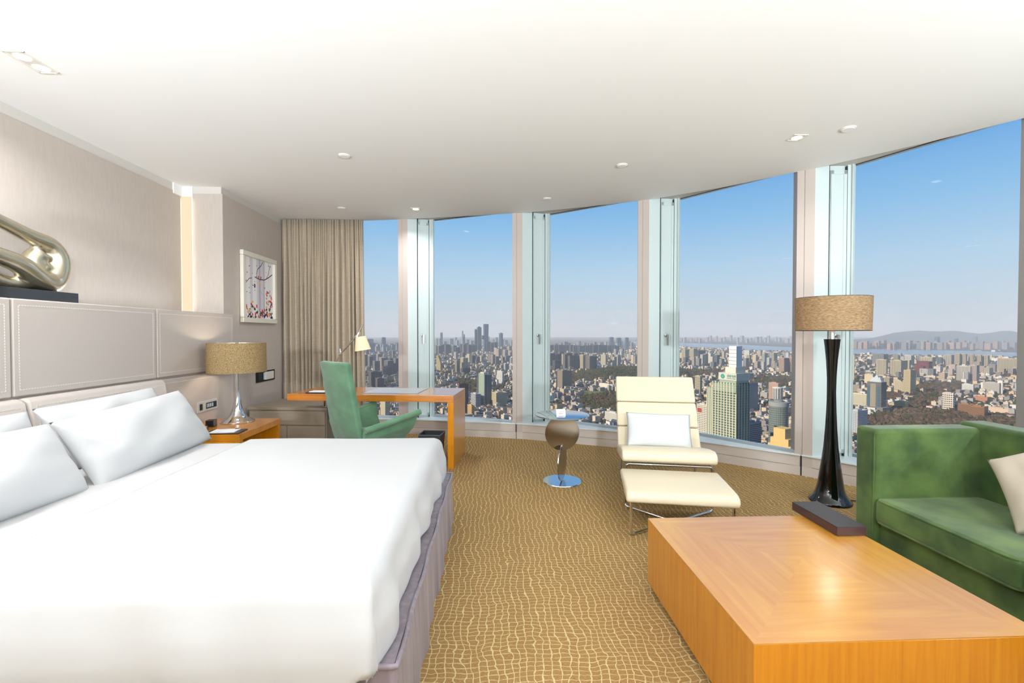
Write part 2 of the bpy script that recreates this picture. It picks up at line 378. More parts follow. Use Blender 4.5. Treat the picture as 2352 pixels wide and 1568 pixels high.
for i, (a, b) in enumerate(GL):
    w = structure_root('window_%d' % (i + 1), (0, 0, 0))
    bm = nb(); vbox(bm, a, b, .02, SILL, ZC + .03); mk('pane', bm, MAT['glass'], w)
    bm = nb(); vbox(bm, a, b, .05, SILL, SILL + .03, 1); vbox(bm, a, b, .05, ZC + .025, ZC + .05, 1)
    mk('frame', bm, MAT['sill'], w)
    bm = nb(); vbox(bm, a, lerp(a, b, .012), .03, SILL, ZC + .04, -1); mk('frame_stile', bm, MAT['reveal'], w)
    bm = nb(); vbox(bm, a, b, .006, ZC + .022, ZC + .028, -1); mk('gasket', bm, MAT['gasket'], w)
    if i < len(Pp):
        P_, R_, Q_ = Pp[i], Rp[i], Qp[i]
        mid = lerp(P_, R_, .42)
        back = lerp(P_, Q_, .35)
        bm = nb(); prism(bm, [P_, lerp(P_, mid, .97), lerp(mid, (back[0], back[1] + .05), .8), (P_[0] + .03, P_[1] + .10)], .02, ZC + .03)
        mk('mullion', bm, MAT['postbeige'], w)
        bm = nb(); prism(bm, [lerp(P_, R_, .44), R_, lerp((R_[0] - .006, R_[1] + .014), Q_, .10), (back[0], back[1] + .06)], .02, ZC + .03)
        mk('mullion', bm, MAT['postbeige'], w)
        bm = nb(); vbox(bm, lerp(R_, Q_, .002), lerp(R_, Q_, .36), .05, SILL, ZC + .03, 1); mk('reveal_panel', bm, MAT['reveal'], w)
        bm = nb(); vbox(bm, lerp(R_, Q_, .01), lerp(R_, Q_, .99), .03, SILL, ZC + .05, 1); bk = mk('backing', bm, MAT['reveal'], w); bk.location = (-.012, .03, 0)
        bm = nb(); vbox(bm, lerp(R_, Q_, .36), lerp(R_, Q_, .40), .04, SILL, ZC + .03, 1)
        vb = mk('gap', bm, MAT['gasket'], w); vb.location = (0, .012, 0)
        bm = nb(); vbox(bm, lerp(R_, Q_, .40), lerp(R_, Q_, .82), .04, SILL + .03, ZC - .02, 1)
        vent = mk('vent_panel', bm, MAT['reveal'], w)
        fr = nb()
        a0, a1 = lerp(R_, Q_, .41), lerp(R_, Q_, .81)
        z0, z1 = SILL + .035, ZC - .025
        d = (Vector(a1) - Vector(a0)).normalized()
        for (s0, s1, q0, q1) in ((.0, 1, z0, z0 + .035), (0, 1, z1 - .035, z1), (0, .14, z0, z1), (.80, 1, z0, z1)):
            vbox(fr, lerp(a0, a1, s0), lerp(a0, a1, s1), .008, q0, q1, -1)
        mk('vent_frame', fr, MAT['reveal'], vent)
        bm = nb(); vbox(bm, lerp(R_, Q_, .823), lerp(R_, Q_, .835), .03, SILL, ZC + .02, 1); mk('gasket', bm, MAT['gasket'], w)
        bm = nb(); vbox(bm, lerp(R_, Q_, .84), Q_, .05, SILL, ZC + .03, 1); mk('jamb', bm, MAT['reveal'], w)
        hp = lerp(R_, Q_, .56); nx, ny = d.y, -d.x
        ang = math.atan2(d.y, d.x)
        h = nb(); ML = Matrix.Translation((hp[0] + nx * .008, hp[1] + ny * .008, 1.36)) @ Matrix.Rotation(ang, 4, 'Z')
        lathe(h, [(.019, 0), (.019, .012), (.009, .014), (.009, .045)], 14)
        bmesh.ops.transform(h, matrix=ML @ Matrix.Rotation(math.pi / 2, 4, 'X'), verts=h.verts)
        box(h, -.009, .009, -.05, -.038, -.12, .008, ML)
        mk('handle', h, MAT['nickel'], vent, smooth=40)
# soffits and sills fill the triangles between curve and glass; the base panels follow the curve
soff = [(-2.5, 6.62)] + [p for k in range(6) for p in (Pp[k], Qp[k])] + [(4.66, .12)]
outer = [(-2.5, 6.75)]
bm = nb(); prism(bm, [(-3.45, 6.40)] + [(x, y - .02) for x, y in edge_pts[1:]] + [(4.75, .1)] + [(x + .012, y + .012) for x, y in soff[::-1]], ZC + .03, ZC + .06)
structure(mk('trim_4', bm, MAT['cornice']))
sl = structure_root('baseboard_windows')
cpts = [(-2.885, 6.52)] + [p for k in range(6) for p in (Pp[k], Rp[k])] + [(4.64, .12)]
segs = [((-2.885, 6.50), Pp[0]), ((lerp(Pp[0], Rp[0], .4)), lerp(Pp[1], Rp[1], .35))]
segs = [((-2.885, 6.50), lerp(Pp[0], Rp[0], .35))] + [(lerp(Pp[k], Rp[k], .38), lerp(Pp[k + 1], Rp[k + 1], .35)) for k in range(5)] + [(lerp(Pp[5], Rp[5], .38), (4.62, .12))]
for k, (a, b) in enumerate(segs):
    a = (a[0] + .004, a[1]); 
    # gently bowed panel: go through R of the left post then to the next P
    c = Rp[k - 1] if k else lerp(a, b, .5)
    inn = [a, c, b] if k else [a, b]
    for nm, off, z0, z1 in (('base_panel', .012, .0, .088), ('base_panel', 0.0, .092, SILL - .012)):
        bm = nb()
        poly = [(x, y - off * .5) for x, y in inn] + [(x + .05, y + .06) for x, y in inn[::-1]]
        prism(bm, poly, z0, z1); mk(nm, bm, MAT['base'], sl)
    bm = nb()
    g0, g1 = GL[k]
    top = [(x - .01, y - .012) for x, y in inn] + [(g1[0] + .02, g1[1] + .05), (g0[0] + .03, g0[1] + .05)] + ([Qp[k - 1]] if False else [])
    prism(bm, top, SILL - .012, SILL); mk('sill', bm, MAT['sill'], sl)
    if k:
        bm = nb(); prism(bm, [(a[0] - .012, a[1] - .003), (a[0] + .002, a[1] - .004), (a[0] + .02, a[1] + .06), (a[0], a[1] + .06)], 0, SILL - .01)
        mk('joint', bm, MAT['gasket'], sl)
# floor slab outside is not visible; a spandrel closes the facade below the sill
bm = nb()
for a, b in GL: vbox(bm, a, b, .08, -.3, SILL - .02, 1)
structure(mk('wall_spandrel', bm, MAT['postbeige']))

# ------------------------------------------------------------------ ceiling fittings
def downlight(name, label, x, y, n=1, w=.10, power=60, vis=True):
    t = thing(name, label, 'downlight', (x, y, ZC - .0), 0)
    L_ = w * (1 + (n - 1) * 1.08)
    fr = nb()
    for (x0, x1, y0, y1) in ((-w / 2 - .008, w / 2 + .008, -L_ / 2 - .008, -L_ / 2 + .004), (-w / 2 - .008, w / 2 + .008, L_ / 2 - .004, L_ / 2 + .008),
                             (-w / 2 - .008, -w / 2 + .004, -L_ / 2, L_ / 2), (w / 2 - .004, w / 2 + .008, -L_ / 2, L_ / 2)):
        box(fr, x0, x1, y0, y1, -.005, 0)
    mk('trim_frame', fr, MAT['fitting'], t)
    mk('backplate', bxm(-w / 2, w / 2, -L_ / 2, L_ / 2, -.0025, -.001), MAT['cornice'], t)
    for k in range(n):
        yy = (k - (n - 1) / 2) * w * 1.08
        bm = nb(); lathe(bm, [(.038, -.004), (.034, -.0028)], 24, (0, yy)); mk('lamp_face', bm, MAT['bulb'], t)
        ld = bpy.data.lights.new('downlight_beam', 'AREA'); ld.shape = 'DISK'; ld.size = .12; ld.energy = power; ld.spread = math.radians(150)
        ld.color = (.96, .97, 1.0)
        lo = bpy.data.objects.new('downlight_beam', ld); COL.objects.link(lo); lo.parent = t; lo.location = (0, yy, -.008)
    return t
DL = 1.5
downlight('downlight', 'double recessed downlight with two lit lamps above the bed', -2.66, 2.78, 2, power=8)
downlight('downlight', 'small square recessed downlight in ceiling above the lounge chair and sofa corner', 2.44, 3.57, power=7)
downlight('downlight', 'small square recessed downlight in ceiling close to the desk window', -.96, 5.81, power=14)
for (x, y), wh in zip([(-1.6, .3), (.4, .4), (2.6, .6), (-1.6, -1.6), (.6, -1.6), (2.8, -1.4)],  # extra downlights added out of view as fill for the room
                      ['over the near side of the bed', 'directly above the viewer', 'over the near end of the sofa', 'at the bed side of the ceiling behind the viewer',
                       'in the middle of the ceiling behind the viewer', 'at the sofa side of the ceiling behind the viewer']):
    tt = downlight('downlight', 'added small square fill downlight ' + wh, x, y, power=DL * (5 if 'near side' in wh else 1))
    tt['group'] = 'added fill downlights out of view'
for (x, y), lb in zip([(-1.30, 4.10), (1.21, 4.22), (2.725, 3.396), (-1.88, 5.81), (.64, 5.30)],
                      ['round white ceiling detector above the foot of the bed', 'round white ceiling detector above the glass side table',
                       'round white ceiling disc beside the right-hand downlight', 'small round white ceiling disc in front of the curtain',
                       'small round white ceiling disc near the third window post']):
    t = thing('ceiling_detector', lb, 'detector', (x, y, ZC))
    bm = nb(); lathe(bm, [(.052, 0), (.052, -.006), (.047, -.009)], 28); mk('rim', bm, MAT['fitting'], t, smooth=40)
    bm = nb(); lathe(bm, [(.043, -.009), (.040, -.012)], 28); mk('cap', bm, MAT['ceiling'], t, smooth=40)
# added fill uplighters, unseen behind the viewer, tilted to brighten the far room
def fill_uplighter(x, y, e, lb, tilt=math.radians(42), turn=0.0):
    t = thing('fill_uplighter', lb, 'floor lamp', (x, y, 0), turn)
    bm = nb(); lathe(bm, [(.14, 0), (.14, .015), (.02, .03), (.012, .05), (.012, 1.66)], 28); mk('stem', bm, MAT['nickel'], t, smooth=40)
    bm = nb(); lathe(bm, [(.02, -.12), (.10, -.08), (.16, 0), (.157, 0), (.09, -.07), (.015, -.10)], 28, cap=False)
    mk('bowl', bm, MAT['nickel'], t, loc=(0, 0, 1.76), rot=(-tilt, 0, 0), smooth=40)
    ld = bpy.data.lights.new('added_fill', 'AREA'); ld.shape = 'DISK'; ld.size = .28; ld.energy = e; ld.color = (.86, .935, 1.0); ld.spread = math.radians(165)
    lo = bpy.data.objects.new('added_fill', ld); COL.objects.link(lo); lo.parent = t; lo.location = (0, 0, 1.762); lo.rotation_euler = (math.pi - tilt, 0, 0)
fill_uplighter(-2.4, -.75, 188, 'added nickel fill uplighter on the bed side behind the viewer')
fill_uplighter(3.7, -.6, 162, 'added nickel fill uplighter on the sofa side behind the viewer', turn=.35)
fill_uplighter(.7, -1.3, 188, 'added nickel fill uplighter in the middle behind the viewer', turn=.1)
# ------------------------------------------------------------------ headboard
def dashes(bm, x, y0, y1, z0, z1, inset=.04, pitch=.017, ln=.011, wd=.0022, out=.0012):
    """stitched rectangle on a face looking to +X"""
    y0 += inset; y1 -= inset; z0 += inset; z1 -= inset
    k = y0
    while k < y1:
        for z in (z0, z1): box(bm, x, x + out, k, min(k + ln, y1), z - wd, z + wd)
        k += pitch
    k = z0
    while k < z1:
        for y in (y0, y1): box(bm, x, x + out, y - wd, y + wd, k, min(k + ln, z1))
        k += pitch
hb = thing('headboard', 'wide greige leather panelled headboard with pale stitching behind the bed', 'headboard', (0, 0, 0))
mk('body', bxm(-3.309, -2.865, -.7, 5.028, 0.0, 1.578), MAT['leather'], hb)
ys = [-.67, .49, 1.65, 2.81, 3.97, 5.12]
for y0, y1 in zip(ys, ys[1:]):
    p = mk('upper_panel', bxm(-2.88 if y1 < 5 else -2.88, -2.83, y0 + .004, y1 - .004, 1.002, 1.59), MAT['leather'], hb, bevel=.01, segs=3)
    s = nb(); dashes(s, -2.8302, y0, y1, 1.002, 1.59); mk('stitching', s, MAT['stitch'], p)
for y0, y1 in zip(ys[:-2], ys[1:-1]):
    y0 += .03; y1 += .03
    b = nb(); extrude_profile(b, [(-2.88, .30), (-2.70, .30), (-2.70, .55), (-2.775, .965), (-2.80, .99), (-2.88, .99)], y0 + .004, y1 - .004, 'y')
    p = mk('lower_cushion', b, MAT['leather'], hb, bevel=.022, segs=4)
    s = nb()
    k = y0 + .045
    while k < y1 - .045:
        box(s, -2.7715, -2.7690, k, k + .011, .938, .943); k += .017
    for yy in (y0 + .045, y1 - .045):
        z = .57
        while z < .94:
            xx = -2.70 - (z - .55) / .415 * .075
            box(s, xx + .0003, xx + .0025, yy - .002, yy + .002, z, z + .011); z += .017
    mk('stitching', s, MAT['stitch'], p)
p = mk('lower_panel', bxm(-2.88, -2.832, 4.01, 5.12, .0, .985), MAT['leather'], hb, bevel=.008, segs=2)
s = nb(); dashes(s, -2.8322, 4.01, 5.12, .02, .985); mk('stitching', s, MAT['stitch'], p)
# ------------------------------------------------------------------ sculpture on the headboard ledge
pl = thing('sculpture_plinth', 'polished dark granite plinth lying on the headboard ledge', 'plinth', (-3.11, 2.80, 1.59))
mk('block', bxm(-.17, .17, -.42, .575, 0, .075), MAT['granite'], pl, bevel=.003)
sc = thing('sculpture', 'abstract looping silver bronze sculpture on the granite plinth', 'sculpture', (-3.11, 3.0, 1.665))
def spline(pts, rad, n=8):
    out = []; ro = []
    for i in range(len(pts) - 1):
        p0 = Vector(pts[max(i - 1, 0)]); p1 = Vector(pts[i]); p2 = Vector(pts[i + 1]); p3 = Vector(pts[min(i + 2, len(pts) - 1)])
        for k in range(n):
            t = k / n
            out.append(.5 * ((2 * p1) + (-p0 + p2) * t + (2 * p0 - 5 * p1 + 4 * p2 - p3) * t * t + (-p0 + 3 * p1 - 3 * p2 + p3) * t ** 3))
            ro.append(rad[i] * (1 - t) + rad[i + 1] * t)
    out.append(Vector(pts[-1])); ro.append(rad[-1]); return out, ro
bm = nb()
loops = [
    # upper bar, right shoulder, down to the foot, then the lower bar crossing back up to the left
    ([(.00, -.62, .30), (.02, -.45, .43), (.0, -.20, .495), (-.01, .02, .435), (.0, .20, .375), (.0, .35, .335), (.01, .405, .255), (.01, .395, .15),
      (.01, .345, .072), (.03, .24, .080), (.05, .11, .155), (.04, -.02, .20), (.03, -.16, .215), (.0, -.32, .19), (.0, -.48, .20), (.0, -.62, .30)],
     [.045, .045, .042, .042, .05, .058, .062, .068, .072, .072, .064, .055, .05, .05, .05, .045]),
    ([(.02, .27, .065), (-.02, .10, .045), (-.05, -.02, .10), (-.04, -.12, .15), (.0, -.25, .17)], [.05, .045, .042, .045, .05]),
    ([(.0, .30, .28), (-.03, .26, .21), (.0, .30, .14)], [.06, .07, .06]),
]
for pts, rad in loops:
    P3, R3 = spline(pts, rad, 8); tube(bm, P3, R3, 14)
o = mk('loop', bm, MAT['bronze'], sc, smooth=180)
r = o.modifiers.new('fuse', 'REMESH'); r.mode = 'VOXEL'; r.voxel_size = .011; r.use_smooth_shade = True
r = o.modifiers.new('soft', 'SMOOTH'); r.factor = .6; r.iterations = 12
# ------------------------------------------------------------------ bed
bed = thing('bed', 'large bed base with plum-grey satin skirt and white mattress', 'bed', (0, 0, 0))
BY0, BY1, BX1 = 1.42, 3.40, -.30
def skirt_pt(u, v):
    # walk round near side, foot, far side
    per = [(-2.68, BY0), (BX1, BY0), (BX1, BY1), (-2.68, BY1)]
    ln = [2.38, BY1 - BY0, 2.38]; s = u * sum(ln); k = 0
    while k < 2 and s > ln[k]: s -= ln[k]; k += 1
    a, b = per[k], per[k + 1]; t = min(1, s / ln[k]); x = a[0] + (b[0] - a[0]) * t; y = a[1] + (b[1] - a[1]) * t
    nx, ny = ((0, -1), (1, 0), (0, 1))[k]
    z = .335 * (1 - v)
    wob = .006 * math.sin(u * 190) * v + .005 * math.sin(u * 73 + 1) * v + .012 * v
    if k == 1: wob += .004 * math.sin(9 * t * 3.14) * (1 - v)
    return Vector((x + nx * wob, y + ny * wob, max(z, .004)))
bm = nb(); surf(bm, skirt_pt, 420, 8)
sk = mk('skirt', bm, MAT['skirt'], bed, smooth=60)
pts = [skirt_pt(i / 300, 0) + Vector((0, 0, .004)) for i in range(301)]
bm = nb(); tube(bm, pts, .009, 8); mk('piping', bm, MAT['skirt'], sk, smooth=60)
mk('box_spring', bxm(-2.68, BX1 - .01, BY0 + .01, BY1 - .01, .02, .335), MAT['skirt'], bed)
mk('mattress', bxm(-2.66, BX1 - .075, BY0 + .03, BY1 - .03, .335, .575), MAT['sheet'], bed, bevel=.05, segs=4)
sh = nb()
TOPZ = .605
def bend(s, lim, r=.05):
    """flat distance s past the rim -> (horizontal, drop)"""
    if s <= lim - r: return s, 0.0
    a = (s - (lim - r)) / r
    if a < math.pi / 2: return lim - r + r * math.sin(a), r * (1 - math.cos(a))
    return lim, r + (s - (lim - r) - r * math.pi / 2)
def cloth(u, v, x0, x1, xl, hang, hem, top, amp, seed, foot=True, rnd=.05):
    yc, hw = (BY0 + BY1) / 2, (BY1 - BY0) / 2 - .012
    near = hang + (.22 if foot else 0)                      # the near side hangs lower than the foot
    sx = x0 + (x1 - x0) * u; ty = -(hw + near) + (2 * hw + near + hang) * v
    if ty < 0 and foot: hem -= .20 * max(0.0, min(1.0, (xl - .02 - sx) / .10))
    X_, dx = bend(sx, xl, rnd) if foot else (sx, 0)
    Y_, dy = bend(abs(ty), hw, rnd); Y_ = math.copysign(Y_, ty)
    d = (dx ** 4 + dy ** 4) ** .25
    d = min(d, top - hem)
    wr = amp * (math.sin(2.3 * sx + 1.7 * ty + seed) * math.sin(1.1 * ty - 2.0 * sx + 2 * seed)
                + .35 * math.sin(7 * sx + 3.1 * ty + 3 * math.sin(1.3 * ty) + seed) + .25 * math.sin(11 * ty - 4 * sx + 2 * math.sin(2 * sx)))
    side = min(1, d / .15)
    z = top - d + wr * (1 - side)
    wx = (dx / (dx + dy) if dx + dy > 1e-6 else 0) if foot else 0; wy = 1 - wx
    f = side * wx * (.010 * (math.sin(14 * ty + seed) + .6 * math.sin(23 * ty + 2)) + .03 * side)
    g = side * wy * (.008 * (math.sin(13 * sx + seed) + .6 * math.sin(21 * sx + 2)) + .01 * side)
    if foot and ty < 0: g += .04 * min(1, d / .22) * wy
    if d > .1: z += .02 * math.sin(3.1 * ty + 2.2) * ((d - .1) / (top - hem)) * wx
    return Vector((X_ + f, yc + Y_ + math.copysign(g, ty), z))
bm = nb(); surf(bm, lambda u, v: cloth(u, v, -2.45, -1.55, 0, .27, .33, TOPZ - .012, .004, 2.0, foot=False), 30, 110)
tag(mk('top_sheet', bm, MAT['sheet'], smooth=180), 'smooth white sheet turned down below the pillows', 'sheet')
bm = nb(); surf(bm, lambda u, v: cloth(u, v, -1.74, -.10, -.385, .25, .335, TOPZ, .0065, .6), 90, 130)
dv = mk('duvet', bm, MAT['white'], smooth=180)
m = dv.modifiers.new('thick', 'SOLIDIFY'); m.thickness = .012; m.offset = 1
tag(dv, 'big plain white duvet covering the bed and hanging over its foot', 'duvet')
def pillow(lb, y0, y1, xb, zb, xt, zt, th, seed, roll=0.0, name='pillow'):
    b = Vector((xb, (y0 + y1) / 2, zb)); tp = Vector((xt, (y0 + y1) / 2, zt)); upv = (tp - b); h = upv.length; upv.normalize()
    ax = Vector((0, 1, 0)); nz = ax.cross(upv); c = (b + tp) / 2
    Mx = Matrix((ax, upv, nz)).transposed().to_4x4(); Mx.translation = c
    Mx = Mx @ Matrix.Rotation(roll, 4, 'Z')
    bm = nb(); cushion(bm, y1 - y0, h, th, None, 30, .035, wr=.007, seed=seed)
    root = bpy.data.objects.new(name, None); 
    o = mk(name, bm, MAT['white'], smooth=180); o.matrix_world = Mx
    bpy.data.objects.remove(root)
    tag(o, lb, 'pillow'); return o
pillow('white pillow lying against the headboard, behind the front pillow nearest the bedside lamp', 2.66, 3.58, -2.40, .60, -2.58, .965, .17, 3, .02)
pillow('white front pillow nearest the bedside lamp', 2.43, 3.44, -2.06, .58, -2.28, .945, .22, 5, .05)
pillow('white pillow against the headboard at the left edge of the picture, its end peeking out', 1.66, 2.62, -2.40, .59, -2.57, .955, .17, 9, -.01)
pillow('white front pillow at the left edge of the picture', 1.40, 2.42, -2.06, .58, -2.27, .93, .24, 12, -.02)
# ------------------------------------------------------------------ bedside panel, wall socket panel
t = thing('bedside_control', 'silver bedside control plate with socket and digit display on the headboard', 'control panel', (-2.832, 4.64, .665))
mk('plate', bxm(0, .008, -.16, -.055, -.052, .052), MAT['plate'], t, bevel=.003)
mk('plate', bxm(0, .008, -.050, .16, -.050, .052), MAT['plate'], t, bevel=.003)
mk('socket', bxm(.006, .010, -.128, -.085, -.03, .03), MAT['darkinset'], t)
d = mk('display', bxm(.006, .010, -.03, .14, -.028, .030), MAT['darkinset'], t)
for k, (y, w) in enumerate([(-.018, .008), (.0, .018), (.028, .018), (.056, .007), (.070, .012)]):
    mk('digit', bxm(.010, .0108, y, y + w, -.016, .020), MAT['lcd'], d)
t = thing('wall_socket_panel', 'black wall plate with white socket beneath the framed picture', 'socket', (-2.884, 5.91, .845))
mk('plate', bxm(0, .010, -.235, .235, -.068, .066), MAT['black'], t, bevel=.002)
mk('socket', bxm(.008, .022, -.03, .19, -.05, .05), MAT['fitting'], t, bevel=.008)
mk('slot', bxm(.01, .016, -.06, -.04, -.045, .045), MAT['lcd'], t)
mk('socket', bxm(.008, .012, -.19, -.10, -.045, .045), MAT['darkinset'], t)
# ------------------------------------------------------------------ framed picture
t = thing('framed_picture', 'square cream-framed print of birch trunks and autumn leaves on the side wall', 'picture', (-2.884, 5.75, 1.927))
for (y0, y1, z0, z1) in ((-.41, .41, .36, .418), (-.41, .41, -.418, -.36), (-.41, -.352, -.36, .36), (.352, .41, -.36, .36)):
    mk('frame_rail', bxm(.002, .045, y0, y1, z0, z1), MAT['frame'], t, bevel=.008)
mk('backing', bxm(.001, .012, -.36, .36, -.365, .365), MAT['paper'], t)
rnd = random.Random(4)
def artmat(nm, c): return M('print ' + nm, c, .8)
AM = [artmat('ground', (.86, .84, .86)), artmat('birch', (.95, .945, .94)), artmat('navy', (.13, .15, .27)), artmat('red', (.80, .27, .24)),
      artmat('orange', (.88, .55, .36)), artmat('yellow', (.92, .74, .36)), artmat('twig', (.30, .20, .19)), artmat('grey', (.73, .72, .76))]
bm = nb(); layer = [0]
def quad(pts, mi):
    layer[0] += 1; x = .0125 + layer[0] * .000012
    f = bm.faces.new([bm.verts.new((x, a, b)) for a, b in pts]); f.material_index = mi
def leaf(y, z, s, mi, a=0):
    quad([(y + s * (math.cos(k * 1.047) * math.cos(a) - .6 * math.sin(k * 1.047) * math.sin(a)),
           z + s * (math.cos(k * 1.047) * math.sin(a) + .6 * math.sin(k * 1.047) * math.cos(a))) for k in range(6)], mi)
def twig(pts, w, mi=6):
    for (a, b), (c, d) in zip(pts, pts[1:]):
        l = math.hypot(c - a, d - b); nx, ny = -(d - b) / l * w, (c - a) / l * w
        quad([(a + nx, b + ny), (c + nx, d + ny), (c - nx, d - ny), (a - nx, b - ny)], mi)
quad([(-.35, -.36), (.35, -.36), (.35, .36), (-.35, .36)], 0)
for y, w, mi in ((-.25, .05, 1), (-.10, .055, 1), (.02, .02, 7), (.12, .012, 7), (.20, .06, 1), (.30, .05, 1), (-.32, .02, 1)):
    quad([(y - w, -.36), (y + w, -.36), (y + w * .8, .36), (y - w * .8, .36)], mi)
    for k in range(7):
        if mi == 1: leaf(y + rnd.uniform(-w, w), rnd.uniform(-.1, .34), rnd.uniform(.006, .013), 2, rnd.uniform(0, 3))
twig([(-.10, .14), (.02, .12), (.14, .13), (.24, .17), (.34, .22)], .006); twig([(.18, .14), (.24, .22), (.28, .32)], .004)
twig([(-.06, .17), (-.03, .24), (.06, .30), (.10, .35)], .005); twig([(-.02, -.02), (.06, -.03), (.12, -.08)], .003, 7)
twig([(-.30, .05), (-.22, .11), (-.16, .12)], .004); leaf(-.10, .03, .028, 2, 1.5); leaf(.02, .075, .022, 5)
for y in (-.01, .05): leaf(y, .145, .022, 3, 1.3)
for k in range(85):
    z = -.35 + abs(rnd.gauss(0, .075)); y = rnd.uniform(-.33, .33)
    leaf(y, z, rnd.uniform(.012, .026), rnd.choice((2, 2, 2, 2, 3, 3, 4, 5)), rnd.uniform(0, 3))
for k in range(22):
    leaf(rnd.uniform(.18, .34), rnd.uniform(-.3, .0), rnd.uniform(.014, .03), rnd.choice((3, 4, 4, 5, 2)), rnd.uniform(0, 3))
pr = mk('print', bm, None, t)
for a in AM: pr.data.materials.append(a)
# ------------------------------------------------------------------ curtain
bm = nb()
def curt(u, v):
    z = 2.945 - 2.93 * v
    fold = math.sin(u * 2 * math.pi * 17 + 1.2 * math.sin(u * 21) + .5 * math.sin(u * 50))
    fine = math.sin(u * 2 * math.pi * 34 + 2 * math.sin(u * 13))
    k = min(1, v / .35); a = .018 + .028 * k
    x = -2.872 + 1.09 * u + (.018 * v * math.sin(u * 9) + (.02 * v * v if u > .9 else 0))
    y = 6.385 + a * fold * (.75 + .3 * math.sin(u * 37)) + (.014 * (1 - k) + .004) * fine
    return Vector((x, y, z))
surf(bm, curt, 420, 14)
cu = mk('curtain', bm, MAT['curtain'], smooth=180); tag(cu, 'pleated beige ribbed curtain hanging from the ceiling beside the desk', 'curtain')
m = cu.modifiers.new('thick', 'SOLIDIFY'); m.thickness = .003
# ------------------------------------------------------------------ nightstand and what stands on it
t = thing('nightstand', 'honey wood nightstand with open front beside the bed', 'nightstand', (-2.828, 4.006, 0))
mk('top', bxm(0, .65, 0, .765, .452, .51), MAT['wood'], t, bevel=.002)
mk('side_panel', bxm(0, .65, .705, .765, 0, .451), MAT['woodv'], t, bevel=.002)
mk('side_panel', bxm(0, .65, 0, .06, 0, .451), MAT['woodv'], t, bevel=.002)
mk('back_panel', bxm(.01, .04, .06, .705, .02, .45), MAT['wooddesk'], t)
mk('shelf', bxm(.04, .62, .06, .705, .18, .21), MAT['wood'], t)
t = thing('table_lamp', 'chrome trumpet table lamp with textured tan drum shade on the nightstand', 'lamp', (-2.515, 4.60, .51))
bm = nb(); lathe(bm, [(.150, 0), (.153, .006), (.150, .012), (.125, .022), (.092, .042), (.066, .075), (.048, .12), (.036, .17), (.026, .24), (.020, .31), (.018, .50), (.018, .60)], 48)
mk('base', bm, MAT['chrome'], t, smooth=50)
bm = nb(); lathe(bm, [(.259, .493), (.256, .778), (.252, .778), (.255, .493)], 56, cap=False)
bm.faces.ensure_lookup_table(); sh_ = mk('shade', bm, MAT['shadecroc'], t, smooth=50)
bm = nb(); tube(bm, [(.25 * math.cos(a), .25 * math.sin(a), .775) for a in (math.radians(k * 10) for k in range(36))], .003, 6, closed=True)
for a in (0, 2.094, 4.189): tube(bm, [(0, 0, .765), (.25 * math.cos(a), .25 * math.sin(a), .772)], .0025, 6)
mk('shade_ring', bm, MAT['nickel'], t, smooth=60)
bm = nb(); lathe(bm, [(.004, .76), (.014, .775), (.014, .785), (.004, .79)], 14); mk('finial', bm, MAT['nickel'], t, smooth=50)
ld = bpy.data.lights.new('table_lamp_bulb', 'POINT'); ld.energy = 4.5; ld.color = (1, .86, .68); ld.shadow_soft_size = .05
lo = bpy.data.objects.new('table_lamp_bulb', ld); COL.objects.link(lo); lo.parent = t; lo.location = (0, 0, .65)
t = thing('alarm_cube', 'small black cube clock on the nightstand', 'clock', (-2.63, 4.37, .511), .15)
mk('case', bxm(-.036, .036, -.036, .036, 0, .062), MAT['blackleather'], t, bevel=.003)
mk('face', bxm(-.03, .03, -.0372, -.036, .006, .056), MAT['black'], t)
t = thing('remote_control', 'dark remote control with coloured keys lying on the nightstand by the pillow', 'remote', (-2.60, 4.20, .511), .5)
mk('body', bxm(-.035, .035, -.09, .09, 0, .022), MAT['blackleather'], t, bevel=.006, segs=3)
kc = [M('key ' + n, c, .5) for n, c in (('yellow', (.90, .80, .45)), ('cream', (.92, .86, .72)), ('red', (.80, .24, .28)), ('grey', (.7, .68, .66)))]
for k in range(6):
    for j in range(3):
        mk('key', bxm(-.026 + j * .019, -.012 + j * .019, -.078 + k * .025, -.062 + k * .025, .022, .025), kc[(k * 2 + j) % 4 if k else 2], t)
t = thing('notepad', 'white notepad on a dark leather tray on the nightstand', 'notepad', (-2.34, 4.11, .511), .08)
mk('tray', bxm(-.16, .135, -.095, .095, 0, .008), MAT['blackleather'], t, bevel=.003)
mk('paper_pad', bxm(-.115, .085, -.07, .07, .008, .014), MAT['paper'], t, rot=(0, 0, .06))
bm = nb(); tube(bm, [(-.10, .082, .013), (.05, .078, .013)], .004, 8); mk('pencil', bm, MAT['nickel'], t, smooth=60)
mk('pen_loop', bxm(.04, .065, .06, .09, .008, .018), MAT['black'], t)
